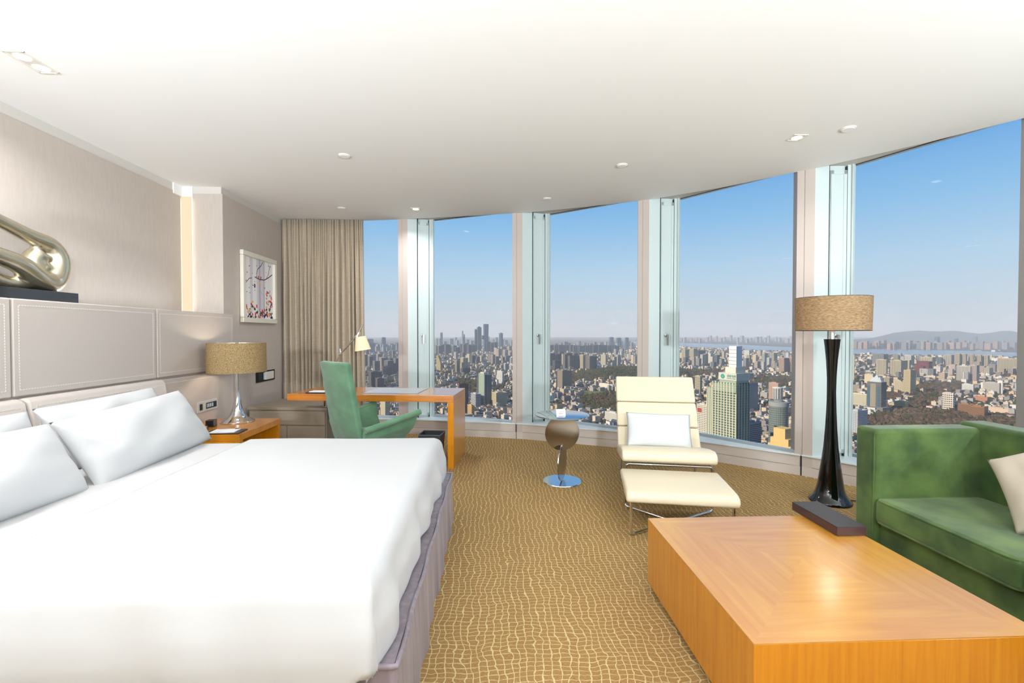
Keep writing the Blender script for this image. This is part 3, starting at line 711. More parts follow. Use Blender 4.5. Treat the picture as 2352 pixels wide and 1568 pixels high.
# ------------------------------------------------------------------ credenza, desk
CR = math.radians(-6.4)
t = thing('credenza', 'low taupe leather-clad cabinet with drawer and doors under the desk end', 'cabinet', (-2.83, 5.405, 0), CR)
mk('top', bxm(-.012, .945, -.012, .66, .497, .53), MAT['linen'] if False else M('taupe cladding', (.60, .55, .48), .6, bump=((200, 200, 200), .08, .001)), t, bevel=.003)
tp = bpy.data.materials['taupe cladding']; tl = M('taupe seam', (.68, .63, .55), .6)
mk('body', bxm(0, .93, .012, .65, .03, .496), tp, t)
def panel_front(nm, x0, x1, z0, z1):
    p = mk(nm, bxm(x0, x1, -.006, .012, z0, z1), tp, t, bevel=.003)
    b = nb(); i = .022; w = .0025
    for (a0, a1, b0, b1) in ((x0 + i, x1 - i, z0 + i, z0 + i + w), (x0 + i, x1 - i, z1 - i - w, z1 - i), (x0 + i, x0 + i + w, z0 + i, z1 - i), (x1 - i - w, x1 - i, z0 + i, z1 - i)):
        box(b, a0, a1, -.0072, -.006, b0, b1)
    mk('seam', b, tl, p)
panel_front('drawer', .012, .918, .325, .488)
panel_front('door', .012, .462, .04, .318); panel_front('door', .468, .918, .04, .318)
DR = math.radians(-7.0)
DO = Vector((-.392, 4.632, 0))
t = thing('desk', 'honey wood desk with one slab leg, its other end floating above the taupe cabinet', 'desk', tuple(DO), DR)
bm = nb(); prism(bm, [(-1.765, 0), (-.001, 0), (-.001, .65), (-1.765, .65)], .682, .75); mk('top', bm, MAT['wooddesk'], t, bevel=.002)
mk('slab_leg', bxm(-.062, 0, .0005, .6495, 0, .681), MAT['woodv'], t, bevel=.002)
bm = nb(); lathe(bm, [(.016, .531), (.016, .682)], 18, (-1.62, .52)); lathe(bm, [(.03, .531), (.03, .536)], 18, (-1.62, .52)); mk('support_pin', bm, MAT['chrome'], t, smooth=50)
bm = nb(); lathe(bm, [(.016, .531), (.016, .682)], 18, (-1.28, .58)); mk('support_pin', bm, MAT['chrome'], t, smooth=50)
def on_desk(x, y): return tuple(DO + Matrix.Rotation(DR, 3, 'Z') @ Vector((x, y, .751)))
t = thing('desk_mat', 'large grey writing mat lying on the desk', 'desk mat', on_desk(-.70, .34), DR)
mk('sheet', bxm(-.29, .29, -.22, .22, 0, .004), MAT['deskpad'], t, bevel=.0015)
mk('side_flap', bxm(.26, .285, -.22, .22, .004, .006), MAT['deskpad'], t)
t = thing('notepad', 'white notepad on a black tray on the desk behind the green chair', 'notepad', on_desk(-1.50, .13), DR)
mk('tray', bxm(-.10, .16, -.07, .07, 0, .009), MAT['blackleather'], t, bevel=.002)
mk('paper_pad', bxm(-.07, .10, -.05, .055, .009, .016), MAT['paper'], t)
t = thing('pen_pot', 'small black pen rest on the desk by the lamp foot', 'pen holder', on_desk(-1.43, .38), 0)
bm = nb(); lathe(bm, [(.028, 0), (.03, .01), (.024, .05), (.018, .05), (.016, .02)], 18); mk('cup', bm, MAT['black'], t, smooth=50)
bm = nb(); tube(bm, [(0, 0, .02), (.03, -.01, .09)], .004, 8); mk('pen', bm, MAT['black'], t, smooth=60)
# desk lamp
LB = Vector(on_desk(-1.545, .47))
t = thing('desk_lamp', 'articulated chrome desk lamp with small cream cone shade', 'lamp', tuple(LB))
bm = nb(); lathe(bm, [(.058, 0), (.058, .006), (.050, .018), (.034, .045), (.020, .08), (.011, .115), (.009, .14)], 28); mk('foot', bm, MAT['chrome'], t, smooth=50)
bm = nb(); tube(bm, [(0, 0, .13), (-.028, 0, .175)], .006, 8); tube(bm, [(0, 0, .13), (.026, 0, .175)], .006, 8); mk('fork', bm, MAT['chrome'], t, smooth=60)
J1 = Vector((.145, -.02, .405)); J2 = Vector((.33, -.05, .60))
bm = nb(); tube(bm, [(0, 0, .14), tuple(J1)], .007, 10); mk('lower_arm', bm, MAT['nickel'], t, smooth=60)
bm = nb(); tube(bm, [tuple(J1), tuple(J2)], .0095, 10); mk('upper_arm', bm, MAT['nickel'], t, smooth=60)
bm = nb(); tube(bm, [tuple(J1 + Vector((-.025, 0, -.02))), tuple(J1), tuple(J1 + Vector((-.01, 0, .05)))], [.012, .016, .007], 10); mk('elbow', bm, MAT['chrome'], t, smooth=60)
bm = nb(); tube(bm, [tuple(J2 + Vector((-.02, 0, -.01))), tuple(J2), tuple(J2 + Vector((.035, 0, .055))), tuple(J2 + Vector((.075, 0, .135)))], [.012, .015, .008, .004], 10); mk('head_joint', bm, MAT['chrome'], t, smooth=60)
sc_ = nb(); lathe(sc_, [(.088, -.155), (.056, 0), (.053, 0), (.085, -.155)], 32, cap=False)
bmesh.ops.transform(sc_, matrix=Matrix.Translation(J2 + Vector((.055, -.03, -.005))) @ Matrix.Rotation(math.radians(-9), 4, 'Y'), verts=sc_.verts)
shd = mk('shade', sc_, MAT['shadecream'], t, smooth=50)
bm = nb(); tube(bm, [tuple(J2 + Vector((.04, 0, .05))), tuple(J2 + Vector((.055, -.03, -.04)))], .007, 8); mk('lamp_holder', bm, MAT['chrome'], t, smooth=60)
ld = bpy.data.lights.new('desk_lamp_bulb', 'POINT'); ld.energy = 1.2; ld.color = (1, .82, .55); ld.shadow_soft_size = .03
lo = bpy.data.objects.new('desk_lamp_bulb', ld); COL.objects.link(lo); lo.parent = t; lo.location = J2 + Vector((.045, -.03, -.09))
# ------------------------------------------------------------------ desk chair
t = thing('desk_chair', 'sage green velvet high-backed desk chair with flared arms', 'chair', (-1.165, 4.33, 0), math.radians(-45))
bm = nb()
def backp(u, v):
    w = .255 - .012 * v; x = (2 * u - 1) * w; z = .40 + .73 * v
    y = -.225 - .125 * v + .028 * (2 * u - 1) ** 2 + (.05 * (1 - v / .18) ** 2 if v < .18 else 0)
    return Vector((x, y, z))
surf(bm, backp, 14, 16)
o = mk('backrest', bm, MAT['velvet2'], t, smooth=180)
m = o.modifiers.new('thick', 'SOLIDIFY'); m.thickness = .062; m.offset = 0
m = o.modifiers.new('edge', 'BEVEL'); m.width = .02; m.segments = 4; m.limit_method = 'ANGLE'
mk('seat', bxm(-.235, .235, -.20, .27, .37, .46), MAT['velvet2'], t, bevel=.035, segs=4)
for s in (-1, 1):
    bm = nb()
    def arm(u, v, s=s):
        y = -.215 + u * (.47 + .05 * v); lift = .115 * u * v
        x = s * (.12 + .13 * min(1, v * 1.6) ** .8 + .115 * v * (.35 + .65 * u))
        z = .335 + .20 * v ** 1.25 + lift + .02 * (1 - v) * u
        if v > .9: x += s * .02 * (v - .9) * 10
        return Vector((x, y, z))
    surf(bm, arm, 14, 14)
    o = mk('armrest', bm, MAT['velvet2'], t, smooth=180)
    m = o.modifiers.new('thick', 'SOLIDIFY'); m.thickness = .036; m.offset = 0
    m = o.modifiers.new('edge', 'BEVEL'); m.width = .012; m.segments = 3; m.limit_method = 'ANGLE'
    bm = nb(); tube(bm, [arm(k / 12, 1.0) + Vector((s * .008, 0, .004)) for k in range(13)], .027, 12); mk('arm_roll', bm, MAT['velvet2'], o, smooth=60)
bm = nb(); lathe(bm, [(.025, .09), (.025, .37)], 18); mk('column', bm, MAT['chrome'], t, smooth=50)
for k in range(5):
    a = k * 2 * math.pi / 5; bm = nb()
    tube(bm, [(0, 0, .10), (.28 * math.cos(a), .28 * math.sin(a), .07)], [.02, .013], 10); mk('base_arm', bm, MAT['chrome'], t, smooth=60)
    bm = nb(); lathe(bm, [(.02, 0), (.026, .02), (.02, .055)], 12, (.28 * math.cos(a), .28 * math.sin(a))); mk('caster', bm, MAT['black'], t, smooth=60)
# wastebasket
t = thing('wastebasket', 'square charcoal wastebasket under the desk next to its slab leg', 'wastebasket', (-.66, 5.00, 0), DR)
bm = nb()
for (a, b_, c, d) in ((-1, 1, -1, -.94), (-1, 1, .94, 1), (-1, -.94, -.94, .94), (.94, 1, -.94, .94)):
    lo_ = [(a, c), (b_, c), (b_, d), (a, d)]
    v0 = [bm.verts.new((x * .10, y * .10, .004)) for x, y in lo_]; v1 = [bm.verts.new((x * .12, y * .12, .29)) for x, y in lo_]
    bm.faces.new(v0[::-1]); bm.faces.new(v1)
    for k in range(4): bm.faces.new((v0[k], v0[(k + 1) % 4], v1[(k + 1) % 4], v1[k]))
mk('body', bm, MAT['bin'], t)
mk('bottom', bxm(-.095, .095, -.095, .095, .003, .012), MAT['bin'], t)
bm = nb()
for (a, b_, c, d) in ((-.124, .124, -.124, -.116), (-.124, .124, .116, .124), (-.124, -.116, -.116, .116), (.116, .124, -.116, .116)): box(bm, a, b_, c, d, .29, .296)
mk('rim', bm, M('grey rim', (.45, .46, .48), .4), t)
# ------------------------------------------------------------------ glass side table
t = thing('side_table', 'round glass side table on interlocking polished steel discs', 'side table', (.652, 4.205, 0))
bm = nb(); lathe(bm, [(.178, 0), (.180, .004), (.176, .010)], 56); mk('base_disc', bm, MAT['mirror'], t, smooth=30)
def vdisc(r, th, a, zc, n=56):
    b = nb(); lathe(b, [(r - .001, -th / 2), (r, -th / 2 + .001), (r, th / 2 - .001), (r - .001, th / 2)], n)
    bmesh.ops.transform(b, matrix=Matrix.Translation((0, 0, zc)) @ Matrix.Rotation(a, 4, 'Z') @ Matrix.Rotation(math.pi / 2, 4, 'X'), verts=b.verts); return b
mk('upper_disc', vdisc(.163, .012, math.radians(6), .455), MAT['smoke'], t, smooth=30)
mk('lower_disc', vdisc(.165, .012, math.radians(68), .176), MAT['smoke'], t, smooth=30)
mk('slot_bracket', bxm(-.004, .004, -.012, .012, .30, .35), MAT['nickel'], t)
bm = nb(); lathe(bm, [(.06, .612), (.06, .618)], 32); mk('top_mount', bm, MAT['mirror'], t, smooth=30)
bm = nb(); lathe(bm, [(.248, .6185), (.251, .620), (.251, .627), (.248, .6285)], 72); mk('glass_top', bm, MAT['tableglass'], t, smooth=30)
t = thing('table_card', 'small white tent card standing on the glass side table', 'card', (.628, 4.15, .629), math.radians(5))
bm = nb(); 
for s in (-1, 1):
    v = [bm.verts.new(p) for p in ((-.044, s * .022, 0), (.044, s * .022, 0), (.044, s * .001, .058), (-.044, s * .001, .058), (-.044, s * .021, 0), (.044, s * .021, 0), (.044, 0, .057), (-.044, 0, .057))]
    bm.faces.new(v[:4]); bm.faces.new(v[4:][::-1])
mk('leaf_sheet', bm, MAT['paper'], t)
bm = nb()
for k, (w, z) in enumerate(((.004, .046), (.012, .038), (.018, .033), (.022, .022), (.020, .017), (.024, .012))):
    yy = -.0225 + z * .3625; box(bm, -w, w, yy - .0008, yy, z, z + .0022)
mk('printed_lines', bm, M('pale pink ink', (.80, .66, .64), .8), t)
# ------------------------------------------------------------------ lounge chair and ottoman
LA = math.radians(-11.7)
t = thing('lounge_chair', 'cream leather reclined lounge chair without arms on a chrome frame', 'lounge chair', (1.05, 3.625, 0), LA)
WD = .735
bm = nb(); prof = [(-.005, .348), (-.015, .385), (.005, .425), (.055, .443), (.2, .425), (.50, .365), (.60, .350), (.60, .275), (.5, .275), (.05, .335)]
extrude_profile(bm, prof, 0, WD, 'x'); mk('seat', bm, MAT['cream'], t, bevel=.022, segs=4)
back_n = Vector((0, -.60, .345)).normalized()
def back_seg(d0, d1, th):
    b = nb(); u = Vector((0, .505, .865)).normalized(); o_ = Vector((0, .50, .345)); nn = Vector((0, u.z, -u.y))
    pr_ = []
    for d, o2 in ((d0, 0), (d1, 0), (d1, th), (d0, th)):
        p = o_ + u * d + nn * o2; pr_.append((p.y, p.z))
    extrude_profile(b, pr_, .004, WD - .004, 'x'); return b
for d0, d1 in ((-.03, .20), (.206, .445), (.451, .715)):
    mk('back_cushion', back_seg(d0, d1, .075), MAT['cream'], t, bevel=.018, segs=4)
bm = nb()
fr = fillet([(.035, .05, .012), (.035, .03, .322), (WD - .035, .03, .322), (WD - .035, .05, .012)], .03)
tube(bm, fr, .011, 10); mk('front_frame', bm, MAT['chrome'], t, smooth=60)
bm = nb(); tube(bm, fillet([(.035, .05, .06), (.035, .05, .012), (WD - .035, .60, .012), (WD - .035, .60, .262), (WD - .035, .12, .318)], .035), .011, 10)
mk('runner', bm, MAT['chrome'], t, smooth=60)
bm = nb(); tube(bm, fillet([(WD - .035, .05, .06), (WD - .035, .05, .014), (.035, .60, .014), (.035, .60, .262), (.035, .12, .318)], .035), .011, 10)
mk('runner', bm, MAT['chrome'], t, smooth=60)
bm = nb()
for x in (.06, WD - .06):
    bm = nb(); tube(bm, [(x, .56, .27), (x, .60, .36), (x, .875, .82)], .010, 8); mk('back_strut', bm, MAT['chrome'], t, smooth=60)
Ml = Matrix.Translation((1.05, 3.625, 0)) @ Matrix.Rotation(LA, 4, 'Z')
bm = nb(); cushion(bm, .56, .31, .13, None, 24, .03, wr=.003, seed=21)
o = mk('lumbar_pillow', bm, MAT['palelinen'], smooth=180)
o.matrix_world = Ml @ Matrix.Translation((.355, .465, .515)) @ Matrix.Rotation(math.radians(62), 4, 'X') @ Matrix.Rotation(math.radians(-1), 4, 'Z')
tag(o, 'pale grey rectangular pillow leaning on the cream lounge chair', 'pillow')
OC = Vector((.905, 3.02, 0))
t = thing('ottoman', 'cream leather footstool with chrome frame in front of the lounge chair', 'ottoman', tuple(OC), LA)
bm = nb(); nU = 16
def oc(u, v):
    return Vector((u * .73, v * .575, .312 + .012 * math.sin(math.pi * u) * math.sin(math.pi * v) + .02 * v))
pr_ = [(0, .235), (-.004, .27), (.01, .305), (.06, .318), (.30, .320), (.52, .318), (.565, .305), (.57, .275), (.565, .255), (.3, .245)]
extrude_profile(bm, pr_, 0, .73, 'x'); mk('cushion', bm, MAT['cream'], t, bevel=.02, segs=4)
for (a, b_, z) in (((.035, .03), (.695, .55), .012), ((.695, .03), (.035, .55), .014)):
    bm = nb(); tube(bm, fillet([(a[0], a[1], .245), (a[0], a[1], z), (b_[0], b_[1], z), (b_[0], b_[1], .26)], .035), .0105, 10); mk('leg_frame', bm, MAT['chrome'], t, smooth=60)
for yy, zz_ in ((.03, .243), (.55, .255)):
    bm = nb(); tube(bm, [(.035, yy, zz_), (.695, yy, zz_)], .008, 8); mk('cross_bar', bm, MAT['chrome'], t, smooth=60)
# ------------------------------------------------------------------ floor lamp
t = thing('floor_lamp', 'tall black lacquer floor lamp with woven tan drum shade by the window', 'floor lamp', (2.776, 3.60, 0))
bm = nb(); lathe(bm, [(.150, 0), (.153, .010), (.148, .020), (.130, .040), (.110, .075), (.096, .12), (.086, .19), (.068, .32), (.052, .45), (.042, .60), (.035, .75), (.031, .90), (.033, 1.02), (.040, 1.16), (.050, 1.27), (.058, 1.335), (.050, 1.335), (.03, 1.32)], 48)
mk('body', bm, MAT['blackgloss'], t, smooth=50)
bm = nb(); lathe(bm, [(.018, 1.31), (.018, 1.47)], 20); mk('neck', bm, MAT['mirror'], t, smooth=50)
bm = nb(); lathe(bm, [(.258, 1.405), (.264, 1.672), (.260, 1.672), (.254, 1.405)], 56, cap=False); mk('shade', bm, MAT['shadeweave'], t, smooth=50)
bm = nb(); tube(bm, [(.262 * math.cos(a), .262 * math.sin(a), 1.672) for a in (math.radians(k * 10) for k in range(36))], .003, 6, closed=True)
tube(bm, [(.257 * math.cos(a), .257 * math.sin(a), 1.405) for a in (math.radians(k * 10) for k in range(36))], .003, 6, closed=True)
mk('shade_ring', bm, MAT['blackleather'], t, smooth=60)
bm = nb()
for a in (0, 2.094, 4.189): tube(bm, [(0, 0, 1.64), (.26 * math.cos(a), .26 * math.sin(a), 1.668)], .0025, 6)
lathe(bm, [(.012, 1.46), (.012, 1.66), (.018, 1.665), (.018, 1.68)], 12); mk('shade_holder', bm, MAT['nickel'], t, smooth=60)
mk('switch_knob', bxm(.045, .066, -.006, .006, 1.345, 1.358), MAT['nickel'], t)
ld = bpy.data.lights.new('floor_lamp_bulb', 'POINT'); ld.energy = 9.0; ld.color = (1, .92, .80); ld.shadow_soft_size = .06
lo = bpy.data.objects.new('floor_lamp_bulb', ld); COL.objects.link(lo); lo.parent = t; lo.location = (0, 0, 1.55)
bm = nb(); tube(bm, [(2.92, 3.62, .006), (3.05, 3.55, .006), (3.2, 3.5, .006), (3.3, 3.3, .006)], .004, 8)
tag(mk('lamp_cord', bm, MAT['black'], smooth=60), 'thin black cord running from the floor lamp foot along the carpet', 'cord')
# ------------------------------------------------------------------ sofa
t = thing('sofa', 'green velvet sofa with square arm and piped seat cushions', 'sofa', (0, 0, 0))
mk('seat_base', bxm(2.285, 3.02, .95, 2.60, .04, .272), MAT['velvet'], t, bevel=.01)
mk('backrest', bxm(2.89, 3.06, .90, 2.70, .04, .842), MAT['velvet'], t, bevel=.028, segs=4)
for y0, y1 in ((2.562, 2.715), (.90, 1.053)):
    a = mk('arm', bxm(2.245, 2.925, y0, y1, .03, .818), MAT['velvet'], t, bevel=.028, segs=4)
    b = nb(); tube(b, fillet([(2.247, y0 + .012, .05), (2.247, y0 + .012, .80), (2.90, y0 + .012, .807)], .03), .0045, 6); mk('arm_piping', b, MAT['velvet'], a, smooth=60)
for y0, y1 in ((1.815, 2.557), (1.06, 1.805)):
    c = mk('seat_cushion', bxm(2.235, 2.89, y0, y1, .275, .418), MAT['velvet'], t, bevel=.03, segs=4)
    b = nb()
    for z in (.409, .284):
        tube(b, fillet([(2.88, y0 + .004, z), (2.240, y0 + .004, z), (2.240, y1 - .004, z), (2.88, y1 - .004, z)], .05), .006, 8)
    mk('cushion_piping', b, MAT['velvet'], c, smooth=60)
for x, y in ((2.32, 1.0), (2.32, 2.62), (2.98, 1.0), (2.98, 2.62)):
    mk('foot', bxm(x - .025, x + .025, y - .025, y + .025, 0, .04), MAT['black'], t)
bm = nb(); cushion(bm, .41, .41, .17, None, 24, .07, wr=.004, seed=31)
o = mk('throw_cushion', bm, MAT['linen'], smooth=180)
nrm = Vector((-.80, -.12, .45)).normalized(); ax = Vector((0, -1, 0)); ax = (ax - nrm * ax.dot(nrm)).normalized(); ay = nrm.cross(ax)
Mx = Matrix((ax, ay, nrm)).transposed().to_4x4(); Mx.translation = (2.665, 2.03, .655)
o.matrix_world = Mx @ Matrix.Rotation(math.radians(38), 4, 'Z')
tag(o, 'beige linen cushion tilted on its corner against the green sofa back', 'cushion')
# ------------------------------------------------------------------ coffee table
t = thing('coffee_table', 'large square honey veneer block coffee table in front of the sofa', 'coffee table', (.843, 1.415, 0))
mk('body', bxm(0, 1.0, 0, 1.0, .035, .3755), MAT['woodv'], t, bevel=.002)
hl, dv_ = 1.0, .5
for nm, poly in (('veneer_quarter', [(0, 0), (1, 0), (.5, .5)]), ('veneer_quarter', [(1, 0), (1, 1), (.5, .5)]), ('veneer_quarter', [(1, 1), (0, 1), (.5, .5)]), ('veneer_quarter', [(0, 1), (0, 0), (.5, .5)])):
    b = nb(); prism(b, poly, .3755, .38)
    o = mk(nm, b, None, t)
    k = poly[0]; horiz = abs(poly[0][1] - poly[1][1]) < .01
    o.data.materials.append(MAT['woodtop_x'] if horiz else MAT['woodtop_y'])
mk('plinth', bxm(.05, .95, .05, .95, 0, .034), MAT['black'], t)
t = thing('leather_box', 'long dark leather tray box on the far corner of the coffee table', 'box', (1.700, 2.155, .381), 0)
mk('case', bxm(0, .15, 0, .34, 0, .042), MAT['brownleather'], t, bevel=.002)
mk('lid', bxm(-.001, .151, -.001, .341, .0425, .046), MAT['blackleather'], t, bevel=.0015)
mk('pull_tab', bxm(.15, .17, .17, .20, .03, .034), MAT['black'], t)
# ================================================================== the city below
GZ = -238.0
fwd = Vector((math.sin(YAW) * math.cos(PITCH), math.cos(YAW) * math.cos(PITCH), math.sin(PITCH)))
rgt = Vector((math.cos(YAW), -math.sin(YAW), 0)); upv_ = rgt.cross(fwd)
CAMP = Vector((0, 0, CAM_Z))
def ray(px, py): return fwd + rgt * ((px - 1176) / F) + upv_ * ((784 - py) / F)
def ground(px, py):
    r = ray(px, py); return CAMP + r * ((GZ - CAM_Z) / r.z)
def depth_at(py, px=1176):
    r = ray(px, py); return (GZ - CAM_Z) / r.z
def at_depth(px, py, d): return CAMP + ray(px, py) * d
def to_px(p):
    d = Vector(p) - CAMP; w = d.dot(fwd); return 1176 + F * d.dot(rgt) / w, 784 - F * d.dot(upv_) / w, w

# ---- facade materials: wall colour comes from the object, windows from its own coordinates
def facade(name, mode, du, dz, fu, fz, glass, spec=.3, rough=.6, grough=.15):
    m = bpy.data.materials.new(name); m.use_nodes = True; n = m.node_tree.nodes; L = m.node_tree.links; p = n['Principled BSDF']
    mt = lambda *a: math_node(n, L, *a)
    t = n.new('ShaderNodeTexCoord'); s = n.new('ShaderNodeSeparateXYZ'); L.new(t.outputs['Object'], s.inputs[0])
    nr = n.new('ShaderNodeVectorTransform'); nr.vector_type = 'NORMAL'; nr.convert_from = 'WORLD'; nr.convert_to = 'OBJECT'
    g = n.new('ShaderNodeNewGeometry'); L.new(g.outputs['True Normal'], nr.inputs[0])
    sn = n.new('ShaderNodeSeparateXYZ'); L.new(nr.outputs[0], sn.inputs[0])
    isx = mt('GREATER_THAN', mt('ABSOLUTE', sn.outputs['X']), mt('ABSOLUTE', sn.outputs['Y']))
    u = mt('ADD', mt('MULTIPLY', s.outputs['Y'], isx), mt('MULTIPLY', s.outputs['X'], mt('SUBTRACT', 1.0, isx)))
    wu = mt('LESS_THAN', mt('FRACT', mt('DIVIDE', mt('ADD', u, 1000.0), du)), fu)
    wz = mt('LESS_THAN', mt('FRACT', mt('DIVIDE', mt('ADD', s.outputs['Z'], 1000.0), dz)), fz)
    win = {'grid': mt('MULTIPLY', wu, wz), 'band': wz, 'fins': wu}[mode]
    win = mt('MULTIPLY', win, mt('LESS_THAN', mt('ABSOLUTE', sn.outputs['Z']), .5))
    oi = n.new('ShaderNodeObjectInfo')
    nz = n.new('ShaderNodeTexNoise'); nz.inputs['Scale'].default_value = .13; L.new(t.outputs['Object'], nz.inputs[0])
    mx = n.new('ShaderNodeMix'); mx.data_type = 'RGBA'; L.new(win, mx.inputs[0]); L.new(oi.outputs['Color'], mx.inputs[6]); mx.inputs[7].default_value = c4(glass)
    L.new(mx.outputs[2], p.inputs['Base Color'])
    p.inputs['Specular IOR Level'].default_value = spec
    rr = mt('SUBTRACT', rough, mt('MULTIPLY', win, rough - grough)); L.new(rr, p.inputs['Roughness'])
    return m
FM = dict(grid=facade('punched windows facade', 'grid', 3.6, 3.3, .52, .5, (.16, .19, .23)),
          wide=facade('wide windows facade', 'grid', 5.0, 6.6, .6, .55, (.17, .20, .25)),
          band=facade('ribbon windows facade', 'band', 3.0, 3.5, .5, .48, (.17, .21, .26)),
          fins=facade('vertical strip facade', 'fins', 5.2, 3.5, .48, .5, (.19, .22, .26)),
          glass=facade('curtain wall facade', 'grid', 2.4, 3.8, .86, .80, (.20, .29, .38), .6, .4, .12),
          paleglass=facade('pale green curtain wall', 'grid', 2.4, 4.1, .9, .85, (.60, .65, .58), .4, .5, .2),
          greyglass=facade('grey-green curtain wall', 'grid', 2.6, 4.0, .86, .8, (.35, .40, .39), .5, .5, .15),
          plain=M('plain masonry', (.8, .8, .8), .8))
oi = FM['plain'].node_tree.nodes.new('ShaderNodeObjectInfo'); FM['plain'].node_tree.links.new(oi.outputs['Color'], FM['plain'].node_tree.nodes['Principled BSDF'].inputs['Base Color'])
GRID = math.radians(25)                       # the street grid: most blocks share one orientation
def faces_dir(yaw):
    return Vector((-math.cos(yaw), -math.sin(yaw))), Vector((math.sin(yaw), -math.cos(yaw)))
def colour(o, c): o.color = (*(v * .68 for v in lin(c)), 1.0); return o
def block(x0, x1, yt, yb, col, style='grid', s=None, yaw=GRID, depth=None, yc=None):
    """footprint of a building seen between columns x0..x1: returns centre, half sizes, yaw, height, depth"""
    xm = (x0 + x1) / 2; D = depth or depth_at(yb, xm)
    W_ = (x1 - x0) * D / F
    v = ray(xm, 784); v2 = Vector((v.x, v.y)).normalized(); n1, n2 = faces_dir(yaw)
    c1, c2 = max(.12, abs(n1.dot(v2))), max(.12, abs(n2.dot(v2)))
    obl = Vector((v.x, v.y)).length / 1.0
    if s is None: L1 = L2 = W_ / (c1 + c2)
    else: L1, L2 = s * W_ / c1, (1 - s) * W_ / c2
    L1 = min(L1, 90); L2 = min(L2, 90)
    p = at_depth(xm, 784, D); v3 = Vector((v2.x, v2.y, 0))
    c = Vector((p.x, p.y, GZ)) + v3 * (L1 * c2 + L2 * c1) * .25
    top = at_depth(xm, yt, D).z
    return c, L1, L2, top - GZ, D
NB = [0]
def building(label, x0, x1, yt, yb, col, style='grid', s=None, yaw=GRID, depth=None, roof=None, name='building', group=None, parts=True, cap=None):
    c, L1, L2, h, D = block(x0, x1, yt, yb, col, style, s, yaw, depth)
    NB[0] += 1
    hx, hy = L2 / 2, L1 / 2                    # local x runs along n2's tangent (length L2), local y along n1's (L1)
    if not parts:
        o = mk(name, bxm(-hx, hx, -hy, hy, 0, h), FM[style], loc=tuple(c), rot=(0, 0, yaw)); colour(o, col)
        tag(o, label, 'building', group); return o
    t = thing(name, label, 'building', tuple(c), yaw, group)
    colour(mk('tower_body', bxm(-hx, hx, -hy, hy, 0, h), FM[style], t), col)
    if roof != 'none':
        rc = tuple(v * .92 for v in col)
        pw = .8
        b = nb()
        for (a0, a1, b0, b1) in ((-hx, hx, -hy, -hy + pw), (-hx, hx, hy - pw, hy), (-hx, -hx + pw, -hy, hy), (hx - pw, hx, -hy, hy)): box(b, a0, a1, b0, b1, h, h + 1.4)
        colour(mk('parapet', b, FM['plain'], t), col)
        colour(mk('plant_room', bxm(-hx * .5, hx * .35, -hy * .45, hy * .5, h, h + max(3.5, h * .035)), FM['plain'], t), rc)
    return t
# ------------------------------------------------------------------ ground, river, hills, haze
gm = M('city ground', (.29, .27, .24), .95, var=((.41, .385, .35), (.018, .018, .018), 6, .5), spec=.1)
bm = nb(); prism(bm, [(-16000, 300), (30000, -3000), (45000, 12000), (30000, 32000), (-6000, 30000), (-22000, 16000)], GZ - 2, GZ)
structure(mk('ground', bm, gm))
wm = M('river water', (.42, .50, .56), .25, spec=.5)
rv = [(1440, 787), (1560, 796), (1700, 803.5), (1832, 808), (1960, 812.5), (2100, 816.5), (2240, 819), (2360, 821), (2520, 826),
      (2520, 808), (2360, 810.5), (2250, 806), (2130, 803.5), (2000, 801.5), (1900, 799.5), (1800, 796.5), (1700, 791.5), (1560, 787), (1440, 783.5)]
bm = nb(); prism(bm, [(ground(*p).x, ground(*p).y) for p in rv], GZ, GZ + 1.0)
tag(mk('river', bm, wm), 'broad grey-blue river crossing the city beyond the right-hand windows', 'river')
# two ranges of hills beyond the far bank
def hill(name, label, pts, D, thick, col, base_y=None):
    bm = nb(); n = len(pts); rows = []
    prof = [(0, 0), (.3, .45), (.6, .85), (1.0, 1.0), (1.5, .7), (2.2, 0)]
    rr = random.Random(len(name) + n)
    for d, k in prof:
        row = []
        for (px, py) in pts:
            top = at_depth(px, py, D); v = Vector((top.x, top.y)).normalized()
            q = Vector((top.x, top.y)) + v * (d - 1.0) * thick
            row.append(bm.verts.new((q.x, q.y, GZ + (top.z - GZ) * k * (1 + (rr.uniform(-.03, .03) if 0 < k < 1 else 0)))))
        rows.append(row)
    for a, b in zip(rows, rows[1:]):
        for i in range(n - 1): bm.faces.new((a[i], a[i + 1], b[i + 1], b[i]))
    o = mk(name, bm, M('wooded slopes ' + name, col, .95, spec=.1), smooth=180); tag(o, label, 'hill'); return o
ridge = [(1900, 781), (1970, 779), (2000, 776.5), (2030, 770), (2055, 763.5), (2080, 761), (2110, 758.5), (2135, 760.5), (2160, 761), (2185, 759.5), (2200, 760),
         (2225, 763.5), (2250, 766), (2275, 764), (2300, 760), (2320, 759.5), (2345, 764), (2380, 769), (2440, 766), (2520, 772)]
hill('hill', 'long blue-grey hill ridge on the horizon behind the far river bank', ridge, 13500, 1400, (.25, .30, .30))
hill('low_hill', 'low wooded hill in the middle of the third window view', [(1290, 879), (1312, 868), (1330, 858), (1352, 852), (1375, 848), (1398, 845), (1425, 843), (1460, 842), (1500, 845), (1540, 850), (1580, 856)], depth_at(874) * 1.12, 230, (.30, .29, .18))
